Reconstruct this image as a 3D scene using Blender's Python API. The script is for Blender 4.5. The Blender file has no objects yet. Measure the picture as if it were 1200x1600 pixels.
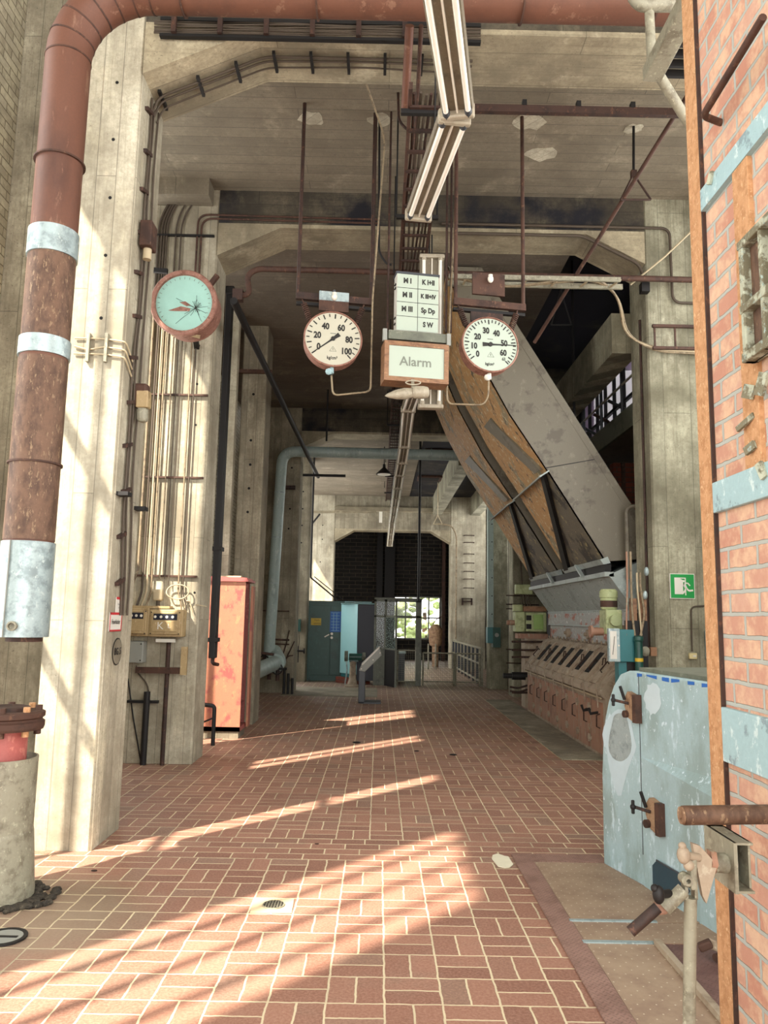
import bpy, math, random
from mathutils import Vector, Matrix
R_ = random.Random(7)
PI = math.pi
scn = bpy.context.scene
COL = scn.collection

# ------------------------------------------------------------------ camera
CF = 1200.0
def _n(v): return v.normalized()
def _ray(px, py): return Vector((px - 600.0, 800.0 - py, -CF))
_y = _n(_ray(592, 965)); _u = _n(_ray(765, -8000)); _z = _n(_u - _y * _u.dot(_y)); _x = _y.cross(_z)
ROT = Matrix((_x, _y, _z))                      # camera space -> world
EYE = Vector((0, 0, 1.7))
cam = bpy.data.cameras.new('camera'); camo = bpy.data.objects.new('camera', cam); COL.objects.link(camo)
cam.sensor_fit = 'HORIZONTAL'; cam.sensor_width = 36; cam.lens = 36 * CF / 1200; cam.clip_start = .05; cam.clip_end = 500
camo.matrix_world = Matrix.Translation(EYE) @ ROT.to_4x4()
scn.camera = camo
def P(px, py, X=None, Y=None, Z=None):          # a point of the photograph at a known real depth
    d = ROT @ _ray(px, py)
    t = (X - EYE.x) / d.x if X is not None else (Y - EYE.y) / d.y if Y is not None else (Z - EYE.z) / d.z
    return EYE + d * t
scn.view_settings.view_transform = 'Standard'; scn.view_settings.look = 'None'
scn.view_settings.gamma = 1; scn.view_settings.use_curve_mapping = False
scn.view_settings.exposure = 0.45
# ------------------------------------------------------------------ daylight
w = bpy.data.worlds.new('world'); scn.world = w; w.use_nodes = True
bg = w.node_tree.nodes['Background']; bg.inputs[0].default_value = (1.0, .99, .95, 1); bg.inputs[1].default_value = 4.3
sl = bpy.data.lights.new('sun', 'SUN'); sl.energy = 12.5; sl.angle = math.radians(1.0); sl.color = (1, .89, .74)
so = bpy.data.objects.new('sun', sl); COL.objects.link(so)
SUN = Vector((.673, .740, -1.07)).normalized()
so.rotation_euler = SUN.to_track_quat('-Z', 'Y').to_euler(); so.location = (-8, -6, 14)

# ------------------------------------------------------------------ materials
def hx(h, k=1.0):
    f = lambda v: (v / 12.92 if v <= .04045 else ((v + .055) / 1.055) ** 2.4)
    return tuple(f(int(h[i:i + 2], 16) / 255) * k for i in (0, 2, 4)) + (1,)
class NG:
    def __init__(s, name):
        s.m = bpy.data.materials.new(name); s.m.use_nodes = True; s.t = s.m.node_tree
        s.b = s.t.nodes['Principled BSDF']
        s.pos = s.t.nodes.new('ShaderNodeNewGeometry').outputs['Position']
    def _set(s, sock, v):
        if isinstance(v, bpy.types.NodeSocket): s.t.links.new(v, sock)
        elif v is not None: sock.default_value = v
    def math(s, op, a, b=None, c=None, clamp=False):
        n = s.t.nodes.new('ShaderNodeMath'); n.operation = op; n.use_clamp = clamp
        for i, v in enumerate((a, b, c)): s._set(n.inputs[i], v)
        return n.outputs[0]
    def sep(s, v):
        n = s.t.nodes.new('ShaderNodeSeparateXYZ'); s._set(n.inputs[0], v); return n.outputs
    def comb(s, x, y, z):
        n = s.t.nodes.new('ShaderNodeCombineXYZ')
        for i, v in enumerate((x, y, z)): s._set(n.inputs[i], v)
        return n.outputs[0]
    def scale(s, v, k):
        n = s.t.nodes.new('ShaderNodeVectorMath'); n.operation = 'MULTIPLY'; s._set(n.inputs[0], v); n.inputs[1].default_value = k; return n.outputs[0]
    def noise(s, v, sc, det=4, rough=.6, dist=0):
        n = s.t.nodes.new('ShaderNodeTexNoise'); s._set(n.inputs['Vector'], v); n.inputs['Scale'].default_value = sc
        n.inputs['Detail'].default_value = det; n.inputs['Roughness'].default_value = rough; n.inputs['Distortion'].default_value = dist
        return n.outputs['Fac']
    def white(s, v):
        n = s.t.nodes.new('ShaderNodeTexWhiteNoise'); s._set(n.inputs[0], v); return n.outputs['Value']
    def step(s, v, a, b):                       # smooth 0..1 between a and b
        n = s.t.nodes.new('ShaderNodeMapRange'); n.interpolation_type = 'SMOOTHSTEP'; s._set(n.inputs[0], v)
        n.inputs[1].default_value = a; n.inputs[2].default_value = b; return n.outputs[0]
    def lin(s, v, a, b, c, d):
        n = s.t.nodes.new('ShaderNodeMapRange'); s._set(n.inputs[0], v)
        for i, k in enumerate((a, b, c, d)): n.inputs[i + 1].default_value = k
        return n.outputs[0]
    def mix(s, f, a, b, mode='MIX'):
        n = s.t.nodes.new('ShaderNodeMix'); n.data_type = 'RGBA'; n.blend_type = mode
        s._set(n.inputs[0], f); s._set(n.inputs[6], a); s._set(n.inputs[7], b); return n.outputs[2]
    def brick(s, v, c1, c2, cm, bw, rh, mort, off=.5, smooth=.1):
        n = s.t.nodes.new('ShaderNodeTexBrick'); s._set(n.inputs['Vector'], v); n.offset = off
        for k, q in (('Color1', c1), ('Color2', c2), ('Mortar', cm), ('Scale', 1), ('Mortar Size', mort), ('Mortar Smooth', smooth), ('Brick Width', bw), ('Row Height', rh)): s._set(n.inputs[k], q)
        return n.outputs
    def bump(s, h, st=.3, dist=.01):
        n = s.t.nodes.new('ShaderNodeBump'); s._set(n.inputs['Height'], h); n.inputs['Strength'].default_value = st; n.inputs['Distance'].default_value = dist
        s.t.links.new(n.outputs[0], s.b.inputs['Normal'])
    def out(s, col=None, rough=None, metal=None):
        s._set(s.b.inputs['Base Color'], col); s._set(s.b.inputs['Roughness'], rough); s._set(s.b.inputs['Metallic'], metal)
        return s.m

def concrete(name, base, dark, light, mode='v', stain=.5, soot=0.0, board=.16, blotch=0.45):
    g = NG(name); x, y, z = g.sep(g.pos)
    h = g.math('ADD', x, g.math('MULTIPLY', y, .93))
    uv = g.comb(z, h, 0) if mode == 'v' else g.comb(h, g.math('ADD', z, 0), 0) if mode == 'h' else g.comb(x, y, 0)
    br = g.brick(uv, (.36, .36, .36, 1), (.62, .62, .62, 1), (.05, .05, .05, 1), 2.6, board, .004, .37)
    n1 = g.noise(g.pos, 1.3, 6, .65)
    if mode == 'v': sv = g.scale(g.pos, (11, 11, .4))
    elif mode == 'h': sv = g.scale(g.pos, (.5, .5, 7))
    else: sv = g.scale(g.pos, (.45, 9, 1))
    n2 = g.noise(sv, 1.0, 6, .7); n3 = g.noise(g.pos, 28, 5, .7)
    c = g.mix(g.step(n1, .5 - blotch * .45, .5 + blotch * .55), dark, base)
    c = g.mix(g.math('MULTIPLY', g.step(n2, .42, .78), stain), c, dark)
    c = g.mix(g.math('MULTIPLY', g.step(g.noise(g.scale(g.pos, (1, 1, .4)), 2.1, 5, .7), .52, .75), .6), c, light)
    fine = g.noise(g.scale(g.pos, (46, 46, 2.2) if mode == 'v' else (2.5, 46, 46)), 1.0, 3, .6)
    c = g.mix(g.math('MULTIPLY', g.step(fine, .5, .74), .5), c, dark)
    c = g.mix(.5, c, br[0], 'OVERLAY')
    c = g.mix(g.lin(n3, .35, .75, .0, .6), c, dark)
    c = g.mix(g.math('MULTIPLY', g.step(g.noise(g.pos, 75, 2, .5), .66, .72), .7), c, tuple(v * .5 for v in dark[:3]) + (1,))
    if soot:
        sn = g.math('ADD', g.noise(g.pos, .55, 3, .6), g.math('MULTIPLY', g.noise(g.pos, 3.0, 6, .7), .35))
        c = g.mix(g.math('MULTIPLY', g.step(sn, .78 - soot * .3, .9 - soot * .25), .96), c, hx('12121c'))
    g.bump(g.math('ADD', g.math('MULTIPLY', n3, .5), g.math('MULTIPLY', br[1], -.6)), .5, .01)
    return g.out(c, .92, 0)
def worn(name, c1, c2, c3=None, sc=3.0, th=.55, soft=.06, rough=.6, metal=0.0, stretch=(1, 1, 1), bump=.15, speck=None, spk=.62, spsc=6):
    g = NG(name)
    v = g.scale(g.pos, stretch)
    n = g.noise(v, sc, 7, .68); f = g.step(n, th - soft, th + soft)
    c = g.mix(f, c1, c2)
    if c3:
        n2 = g.noise(g.scale(v, (1.31, 1.17, .83)), sc * 2.7, 6, .7); f2 = g.step(n2, .57, .64); c = g.mix(f2, c, c3)
    n3 = g.noise(g.pos, 60, 4, .7)
    c = g.mix(g.lin(n3, .35, .75, 0, .28), c, c2)
    if speck: c = g.mix(g.step(g.noise(g.scale(g.pos, (1, 1, .6)), sc * spsc, 5, .7), spk, spk + .03), c, speck)
    g.bump(g.math('ADD', g.math('MULTIPLY', f, -.6), g.math('MULTIPLY', n3, .25)), bump, .006)
    return g.out(c, rough, metal)
def plain(name, c, rough=.5, metal=0.0, var=.15):
    g = NG(name); n = g.noise(g.pos, 9, 5, .6)
    return g.out(g.mix(g.lin(n, .3, .7, 0, var), c, tuple(v * .45 for v in c[:3]) + (1,)), rough, metal)
def glass_mat(name, tint, alpha=.25, rough=.1):
    g = NG(name); g.b.inputs['Base Color'].default_value = tint; g.b.inputs['Roughness'].default_value = rough
    g.b.inputs['Alpha'].default_value = alpha; return g.m

M = {}
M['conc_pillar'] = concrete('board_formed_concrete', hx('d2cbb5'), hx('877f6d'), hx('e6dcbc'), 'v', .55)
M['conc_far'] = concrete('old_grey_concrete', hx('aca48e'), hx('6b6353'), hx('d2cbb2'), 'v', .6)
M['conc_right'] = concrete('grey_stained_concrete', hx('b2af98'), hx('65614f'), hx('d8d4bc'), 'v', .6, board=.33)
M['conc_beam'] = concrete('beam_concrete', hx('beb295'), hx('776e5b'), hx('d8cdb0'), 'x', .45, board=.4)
M['conc_beamface'] = concrete('sooty_shaded_beam_concrete', hx('645c4c'), hx('332e26'), hx('8f866d'), 'h', .6, soot=.42, board=.18)  # beam faces coloured darker than soffits for their shade, plus soot
M['conc_ceil'] = concrete('ceiling_concrete', hx('8f8572'), hx('665d4e'), hx('aea38c'), 'x', .55, board=.17, blotch=.7)
M['conc_ceil2'] = concrete('brown_ceiling_concrete', hx('7d7162'), hx('554c40'), hx('9a8d79'), 'x', .4, board=.5, blotch=.9)
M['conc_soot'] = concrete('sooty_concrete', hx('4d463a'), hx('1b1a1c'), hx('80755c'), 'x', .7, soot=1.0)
M['rust'] = worn('brown_rust', hx('4a3024'), hx('301d15'), hx('634534'), 5, .55, .1, .75)
M['rustpipe'] = worn('rusty_red_pipe', hx('66402f'), hx('4a2d22'), hx('7d5b48'), 2.2, .6, .15, .6, stretch=(1, 1, .4))
M['rustorange'] = worn('orange_rust', hx('c2946b'), hx('a97b53'), hx('d3b089'), 22, .52, .1, .85, bump=.3)
M['darkrust'] = worn('dark_rust', hx('3b251c'), hx('22140f'), hx('5a3a2a'), 6, .55, .1, .7)
M['galv'] = worn('galvanised_sheet', hx('a4b4b6'), hx('7c8a8c'), hx('b9c6c4'), 9, .55, .1, .42, .35)
M['galvbrown'] = worn('rusty_sheet', hx('6d5240'), hx('4c3629'), hx('8a7258'), 14, .52, .12, .65, .1, stretch=(1, 1, .5), speck=hx('a58c6c'), spk=.7)
M['machine'] = worn('worn_teal_paint', hx('9db7bd'), hx('869b9a'), hx('bdd3dc'), 2.3, .55, .08, .45, stretch=(1, 1, .45), speck=hx('c4d6dd'), spk=.62, spsc=12)
M['paleblue'] = worn('peeling_pale_blue_paint', hx('9dbcc2'), hx('7c929a'), hx('c9dcdc'), 6, .58, .03, .6, speck=hx('3c3f44'), spk=.68, bump=.5)
M['chute'] = worn('grey_brown_chute_paint', hx('6f695a'), hx('5a5346'), hx('7d7767'), 2.5, .56, .04, .5, speck=hx('4c463e'), spk=.7)
M['chuteside'] = worn('peeling_orange_paint', hx('b98e58'), hx('8f8468'), hx('2e2a26'), 2.6, .56, .03, .6, stretch=(1, 1, .5), speck=hx('cfc4a4'), spk=.58)
M['chuteside2'] = worn('flaking_dark_paint', hx('6a6353'), hx('38342f'), hx('a99b6c'), 2.8, .53, .04, .6, stretch=(1, .7, .45), speck=hx('c9b27e'), spk=.64)
M['hood'] = worn('blue_grey_hood_paint', hx('a0aba8'), hx('8b9491'), hx('b4bfbc'), 3, .56, .05, .5, speck=hx('5c4a40'), spk=.7)
M['iron'] = worn('brown_cast_iron', hx('a39480'), hx('82715f'), hx('b4a995'), 4, .55, .08, .65, speck=hx('9c5a42'), spk=.66)
M['irondoor'] = worn('rust_red_door', hx('9f7862'), hx('7d5b4a'), hx('9c9782'), 5, .58, .06, .6, stretch=(1, 1, .4), speck=hx('c5b79c'), spk=.7)
M['apron'] = worn('flaking_apron_paint', hx('9aa3a0'), hx('a1573c'), hx('d5dcd8'), 5, .56, .03, .5, stretch=(.6, .6, 1))
M['hole'] = plain('hollow_shade_black', hx('0b0a0a'), .9)  # near-black colour stands in for the shade inside holes and slots
M['dark'] = plain('blackened_steel', hx('1c1a1a'), .6, .3)
M['greypaint'] = plain('grey_paint', hx('8d8f88'), .5)
M['dkgrey'] = plain('anthracite_paint', hx('3c4046'), .45)
M['teal'] = plain('teal_paint', hx('2c6f74'), .4)
M['dkgreen'] = worn('dark_green_paint', hx('1d4a42'), hx('15362f'), hx('27554b'), 3, .6, .1, .4)
M['ltblue'] = plain('light_blue_paint', hx('8fc0c4'), .4, 0, .08)
M['navy'] = plain('dark_navy_paint', hx('101426'), .5)
M['olive'] = worn('pale_green_machine_paint', hx('a7b183'), hx('8b9468'), hx('bcc494'), 6, .58, .05, .5, speck=hx('6b5a40'), spk=.7)
M['dial'] = plain('dial_white', hx('bbb8a6'), .5, 0, .06)
M['dialgreen'] = plain('dial_pale_green', hx('acb8aa'), .5, 0, .05)
M['ink'] = plain('black_marking', hx('1e1d1a'), .6)
M['faint'] = plain('faded_marking', hx('757b70'), .6)
M['white'] = plain('white_enamel', hx('e2ddcf'), .35, 0, .1)
M['fixture'] = worn('aged_fixture_enamel', hx('766c59'), hx('5c5445'), hx('857b68'), 8, .6, .1, .45)
M['cap'] = worn('aged_cream_enamel', hx('a39a87'), hx('837a69'), hx('b5ad9b'), 8, .6, .1, .45)
M['peel'] = worn('peeling_cream_paint', hx('aeb3a0'), hx('6f6a55'), hx('97aba6'), 13, .5, .04, .75, bump=.6, speck=hx('3a352c'), spk=.66)
M['tanrust'] = worn('tan_rust', hx('9c7f63'), hx('735640'), hx('b39a7c'), 12, .54, .08, .75, bump=.3)
M['tubeglass'] = plain('fluorescent_tube_glass', hx('f3f0e4'), .2, 0, .02)
M['wood'] = worn('orange_brown_wood', hx('8d6748'), hx('6d4a32'), hx('a47d58'), 7, .56, .1, .55, stretch=(1, 1, 3))
M['mint'] = plain('mint_cracked_glass', hx('a4cfc4'), .15, 0, .15)
M['pinkrust'] = worn('pink_brown_rust', hx('966b5d'), hx('744d3f'), hx('b08d7a'), 12, .56, .1, .7)
M['redcab'] = worn('faded_red_paint', hx('a36a50'), hx('8a4842'), hx('ad7b57'), 3.2, .56, .05, .55, stretch=(1, 1, .8), speck=hx('8a3f38'), spk=.69)
M['redpaint'] = worn('old_red_paint', hx('a85a54'), hx('7c3a36'), hx('c0776a'), 5, .6, .05, .5)
M['yellowbox'] = worn('yellow_enamel_box', hx('a8926a'), hx('86704c'), hx('bda784'), 8, .58, .08, .55)
M['signwhite'] = plain('sign_white', hx('d6d3c9'), .5, 0, .04)
M['signred'] = plain('sign_red', hx('b8282f'), .5, 0, .04)
M['signgreen'] = plain('sign_green', hx('0f8f3f'), .4, 0, .03)
M['yellow'] = plain('sign_yellow', hx('c7a62c'), .5, 0, .05)
M['blue'] = plain('sign_blue', hx('2360b0'), .5, 0, .05)
M['cable'] = plain('cable_brown', hx('4a3f33'), .7)
M['cablelight'] = plain('cable_beige', hx('b5a688'), .6)
M['conduit'] = worn('conduit_grey', hx('8c7c62'), hx('5e5140'), hx('a5977c'), 12, .56, .1, .6)
M['duct'] = worn('grey_blue_lagging', hx('9aaba6'), hx('7f8f8a'), hx('b3c0ba'), 5, .6, .1, .5, stretch=(1, 1, .5))
M['kiosk'] = worn('kiosk_grey_green', hx('65685a'), hx('4c4f44'), hx('7a7c6c'), 4, .58, .1, .5)
M['glass'] = glass_mat('window_glass', (.16, .2, .19, 1), .38)
M['checker'] = None
M['gravel'] = worn('dark_soil', hx('4c453a'), hx('2a2620'), hx('6a6152'), 20, .5, .1, .95, bump=.8)
M['steelgrey'] = worn('weathered_grey_steel', hx('8f8c7a'), hx('6d6757'), hx('a8a690'), 12, .56, .1, .55, speck=hx('5f4a36'), spk=.68)
M['leaf'] = worn('sunlit_foliage', hx('cfdcA4'.lower()), hx('b4c888'), hx('dfe6b0'), 6, .5, .1, .8)  # leaves coloured very pale to imitate overexposed daylight
M['lilac'] = plain('lilac_glass_block', hx('8d8296'), .3)

def floor_mat():
    g = NG('red_brick_paving'); x, y, z = g.sep(g.pos)
    wob = g.math('MULTIPLY', g.math('SUBTRACT', g.noise(g.pos, 9, 3, .6), .5), .018)
    SX, SY = .2593, .2536
    yy = g.math('SUBTRACT', y, 5.706)
    far = g.math('GREATER_THAN', y, 6.22)
    mid = g.math('MULTIPLY', g.math('GREATER_THAN', y, 5.706), g.math('LESS_THAN', y, 6.22))
    u = g.math('DIVIDE', g.math('ADD', g.math('SUBTRACT', x, .057), wob), SX)
    u = g.math('ADD', u, g.math('MULTIPLY', far, .37))
    v = g.math('DIVIDE', g.math('ADD', yy, wob), SY)
    v = g.math('SUBTRACT', v, g.math('MULTIPLY', far, .03))
    fu = g.math('FLOOR', u); fv = g.math('FLOOR', v)
    lu = g.math('SUBTRACT', u, fu); lv = g.math('SUBTRACT', v, fv)
    par = g.math('ABSOLUTE', g.math('MODULO', g.math('ADD', g.math('ADD', fu, fv), 200), 2))   # 1 = vertical pair
    sel = lambda f, a, b: g.math('ADD', g.math('MULTIPLY', f, a), g.math('MULTIPLY', g.math('SUBTRACT', 1, f), b))
    lo = sel(par, lu, lv); hi = sel(par, lv, lu)
    l2 = g.math('MULTIPLY', lo, 2); k = g.math('FLOOR', l2); a = g.math('SUBTRACT', l2, k)
    ed = lambda q, s: g.math('MULTIPLY', g.math('MINIMUM', q, g.math('SUBTRACT', 1, q)), s)
    d1 = g.math('MINIMUM', ed(a, .128), ed(hi, .256))
    id1 = g.comb(g.math('ADD', fu, g.math('MULTIPLY', k, .37)), fv, par)
    # running bond course between the two fields
    rv = g.math('DIVIDE', yy, .128); frv = g.math('FLOOR', rv); lrv = g.math('SUBTRACT', rv, frv)
    ru = g.math('ADD', g.math('DIVIDE', x, .255), g.math('MULTIPLY', frv, .43)); fru = g.math('FLOOR', ru); lru = g.math('SUBTRACT', ru, fru)
    d2 = g.math('MINIMUM', ed(lrv, .128), ed(lru, .255))
    d = sel(mid, d2, d1)
    idc = g.mix(mid, id1, g.comb(fru, frv, 7))
    rnd = g.white(idc)
    mort = g.math('SUBTRACT', 1, g.step(d, .0035, .0065))
    n = g.noise(g.pos, 2.0, 6, .7); nf = g.noise(g.pos, 70, 4, .7)
    c = g.mix(rnd, hx('7a5244'), hx('976c5a'))
    c = g.mix(g.math('MULTIPLY', g.step(g.white(g.scale(idc, (1.7, 2.3, 1))), .86, .97), .5), c, hx('7c6a5c'))
    c = g.mix(g.math('MULTIPLY', g.step(n, .52, .72), .55), c, hx('7d6555'))
    c = g.mix(g.lin(nf, .4, .8, 0, .5), c, hx('caa690'))
    dirt = g.math('MULTIPLY', g.step(g.noise(g.pos, .9, 4, .6), .45, .7), .55)
    mc = g.mix(dirt, hx('d2c3a2'), hx('7e7261'))
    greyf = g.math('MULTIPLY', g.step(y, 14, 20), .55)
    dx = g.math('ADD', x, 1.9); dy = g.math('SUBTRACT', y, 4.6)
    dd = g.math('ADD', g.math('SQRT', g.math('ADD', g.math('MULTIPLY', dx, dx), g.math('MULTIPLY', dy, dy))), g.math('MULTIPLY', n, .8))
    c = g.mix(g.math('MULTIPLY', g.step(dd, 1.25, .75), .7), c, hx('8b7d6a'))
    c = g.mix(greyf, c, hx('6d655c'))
    c = g.mix(mort, c, mc)
    g.bump(g.math('ADD', g.math('MULTIPLY', mort, -1.0), g.math('MULTIPLY', nf, .2)), .45, .008)
    return g.out(c, g.lin(n, .3, .7, .42, .7), 0)
M['floor'] = floor_mat()
def wallbrick(name, ax, c1, c2, cm, bw=.25, rh=.0805, mort=.006, over=None, ov=.5):
    g = NG(name); x, y, z = g.sep(g.pos)
    wob = g.math('MULTIPLY', g.noise(g.pos, 14, 3, .6), .012)
    h = g.math('ADD', (y if ax == 'x' else x), wob); uv = g.comb(h, g.math('ADD', z, wob), 0)
    br = g.brick(uv, c1, c2, cm, bw, rh, mort, .5, .3)
    n = g.noise(g.pos, 30, 5, .7); n1 = g.noise(g.pos, 6, 5, .7)
    c = g.mix(g.math('MULTIPLY', g.step(n1, .42, .62), .6), br[0], hx('dcc0a0') if over is None else over)
    c = g.mix(g.lin(n, .4, .8, 0, .4), c, c2)
    c = g.mix(br[1], c, cm)
    g.bump(g.math('SUBTRACT', g.math('MULTIPLY', n, .4), br[1]), .7, .012)
    return g.out(c, .88, 0)
M['wallbrick'] = wallbrick('pink_red_brickwork', 'x', hx('c29c89'), hx('b37f6b'), hx('a6aaa4'), .225, .083, .009)
M['leftbrick'] = wallbrick('painted_brickwork', 'x', hx('a79f8a'), hx('8d8470'), hx('6a624f'), .25, .083, .006, hx('c4bba0'))
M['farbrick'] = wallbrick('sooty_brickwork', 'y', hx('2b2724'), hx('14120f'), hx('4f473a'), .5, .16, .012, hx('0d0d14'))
M['redbrick'] = wallbrick('red_brickwork', 'y', hx('7c3b2c'), hx('65301f'), hx('4a3c34'), .25, .083, .008, hx('6a3426'))
def checker(name, c1, c2):
    g = NG(name); x, y, z = g.sep(g.pos)
    a = g.math('DIVIDE', g.math('ADD', x, y), .034); b = g.math('DIVIDE', g.math('SUBTRACT', x, y), .034)
    fa = g.math('FLOOR', a); fb = g.math('FLOOR', b); la = g.math('SUBTRACT', a, fa); lb = g.math('SUBTRACT', b, fb)
    par = g.math('ABSOLUTE', g.math('MODULO', g.math('ADD', fa, fb), 2))
    sel = lambda f, p, q: g.math('ADD', g.math('MULTIPLY', f, p), g.math('MULTIPLY', g.math('SUBTRACT', 1, f), q))
    lo = sel(par, la, lb); hi = sel(par, lb, la)
    bar = g.math('MULTIPLY', g.step(g.math('ABSOLUTE', g.math('SUBTRACT', lo, .5)), .16, .08), g.step(g.math('ABSOLUTE', g.math('SUBTRACT', hi, .5)), .42, .34))
    n = g.noise(g.pos, 5, 5, .7)
    c = g.mix(g.step(n, .4, .65), c1, c2); c = g.mix(g.math('MULTIPLY', bar, .35), c, hx('5a443c'))
    g.bump(bar, .8, .004); return g.out(c, .6, .1)
M['checker'] = checker('raised_bar_plate', hx('96766a'), hx('7f6156'))
M['checker2'] = checker('dark_raised_bar_plate', hx('7b5c56'), hx('684a45'))
def dotted():
    g = NG('dimpled_floor_plate'); x, y, z = g.sep(g.pos)
    a = g.math('DIVIDE', g.math('ADD', x, y), .085); b = g.math('DIVIDE', g.math('SUBTRACT', x, y), .085)
    la = g.math('SUBTRACT', g.math('FRACT', a), .5); lb = g.math('SUBTRACT', g.math('FRACT', b), .5)
    r = g.math('SQRT', g.math('ADD', g.math('MULTIPLY', la, la), g.math('MULTIPLY', lb, lb)))
    dot = g.math('SUBTRACT', 1, g.step(r, .04, .09)); n = g.noise(g.pos, 4, 6, .7)
    c = g.mix(g.step(n, .35, .7), hx('a08a74'), hx('8a7260')); c = g.mix(g.math('MULTIPLY', dot, .7), c, hx('e0d3bb'))
    g.bump(dot, .5, .003); return g.out(c, .6, .05)
M['dotted'] = dotted()

# ------------------------------------------------------------------ mesh builder
class MB:
    def __init__(s): s.v = []; s.f = []; s.sm = []
    def add(s, vs, fs, smooth=False):
        n = len(s.v); s.v += [Vector(p) for p in vs]; s.f += [tuple(i + n for i in f) for f in fs]; s.sm += [smooth] * len(fs); return s
    def box(s, x0, x1, y0, y1, z0, z1):
        return s.add([(x0, y0, z0), (x1, y0, z0), (x1, y1, z0), (x0, y1, z0), (x0, y0, z1), (x1, y0, z1), (x1, y1, z1), (x0, y1, z1)],
                     [(0, 3, 2, 1), (4, 5, 6, 7), (0, 1, 5, 4), (1, 2, 6, 5), (2, 3, 7, 6), (3, 0, 4, 7)])
    def cbox(s, c, d, rz=0, rx=0, ry=0):
        m = Matrix.Rotation(rz, 3, 'Z') @ Matrix.Rotation(ry, 3, 'Y') @ Matrix.Rotation(rx, 3, 'X'); c = Vector(c)
        q = [c + m @ Vector((sx * d[0] / 2, sy * d[1] / 2, sz * d[2] / 2)) for sz in (-1, 1) for sx, sy in ((-1, -1), (1, -1), (1, 1), (-1, 1))]
        return s.add(q, [(0, 3, 2, 1), (4, 5, 6, 7), (0, 1, 5, 4), (1, 2, 6, 5), (2, 3, 7, 6), (3, 0, 4, 7)])
    def beam(s, a, b, wd, ht, up=(0, 0, 1)):     # rectangular bar from a to b
        a = Vector(a); b = Vector(b); d = (b - a).normalized(); up = Vector(up)
        if abs(d.dot(up)) > .98: up = Vector((1, 0, 0))
        r = d.cross(up).normalized(); u = r.cross(d).normalized()
        q = [p + r * (i * wd / 2) + u * (j * ht / 2) for p in (a, b) for i, j in ((-1, -1), (1, -1), (1, 1), (-1, 1))]
        return s.add(q, [(0, 1, 2, 3), (7, 6, 5, 4), (0, 4, 5, 1), (1, 5, 6, 2), (2, 6, 7, 3), (3, 7, 4, 0)])
    def cyl(s, a, b, r, r2=None, n=14, caps=True):
        a = Vector(a); b = Vector(b); d = (b - a).normalized(); r2 = r if r2 is None else r2
        t = Vector((0, 0, 1)) if abs(d.z) < .9 else Vector((1, 0, 0)); e1 = d.cross(t).normalized(); e2 = d.cross(e1)
        q = []
        for p, rr in ((a, r), (b, r2)): q += [p + (e1 * math.cos(2 * PI * i / n) + e2 * math.sin(2 * PI * i / n)) * rr for i in range(n)]
        s.add(q, [(i, (i + 1) % n, n + (i + 1) % n, n + i) for i in range(n)], True)
        if caps: s.add(q, [tuple(range(n - 1, -1, -1)), tuple(range(n, 2 * n))])
        return s
    def tube(s, pts, r, n=8, caps=True):
        pts = [Vector(p) for p in pts]; m = len(pts); q = []; prev = None
        for i, p in enumerate(pts):
            d = (pts[min(i + 1, m - 1)] - pts[max(i - 1, 0)])
            d = d.normalized() if d.length > 1e-9 else Vector((0, 0, 1))
            if prev is None:
                t = Vector((0, 0, 1)) if abs(d.z) < .9 else Vector((1, 0, 0)); e1 = d.cross(t).normalized()
            else: e1 = (prev - d * prev.dot(d)).normalized()
            prev = e1; e2 = d.cross(e1); k = 1.0
            if 0 < i < m - 1:
                c = (pts[i] - pts[i - 1]).normalized().dot((pts[i + 1] - pts[i]).normalized()); k = min(1.4, 1 / max(.5, math.sqrt((1 + c) / 2)))
            q += [p + (e1 * math.cos(2 * PI * j / n) + e2 * math.sin(2 * PI * j / n)) * r * (k if k < 1.1 else 1.1) for j in range(n)]
        fs = [(i * n + j, i * n + (j + 1) % n, (i + 1) * n + (j + 1) % n, (i + 1) * n + j) for i in range(m - 1) for j in range(n)]
        s.add(q, fs, True)
        if caps: s.add(q, [tuple(range(n - 1, -1, -1)), tuple(range((m - 1) * n, m * n))])
        return s
    def prism(s, pts, off):                      # planar polygon of 3D points extruded by a vector
        pts = [Vector(p) for p in pts]; off = Vector(off); n = len(pts)
        nr = Vector((0, 0, 0))
        for i in range(n): nr += pts[i].cross(pts[(i + 1) % n])
        if nr.dot(off) > 0: pts = pts[::-1]
        return s.add(pts + [p + off for p in pts], [tuple(range(n)), tuple(range(2 * n - 1, n - 1, -1))] + [(i, n + i, n + (i + 1) % n, (i + 1) % n) for i in range(n)])
    def lathe(s, o, ax, prof, n=28, cap=True):              # profile of (radius, distance along ax)
        o = Vector(o); d = Vector(ax).normalized(); t = Vector((0, 0, 1)) if abs(d.z) < .9 else Vector((1, 0, 0)); e1 = d.cross(t).normalized(); e2 = d.cross(e1); q = []
        for r, h in prof: q += [o + d * h + (e1 * math.cos(2 * PI * i / n) + e2 * math.sin(2 * PI * i / n)) * max(r, 1e-4) for i in range(n)]
        for k in range(len(prof) - 1):
            s.add(q[k * n:(k + 2) * n], [(i, (i + 1) % n, n + (i + 1) % n, n + i) for i in range(n)], True)
        m = len(prof)
        if cap and prof[0][0] > .001: s.add(q[:n], [tuple(range(n - 1, -1, -1))])
        if cap and prof[-1][0] > .001: s.add(q[(m - 1) * n:], [tuple(range(n))])
        return s
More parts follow.
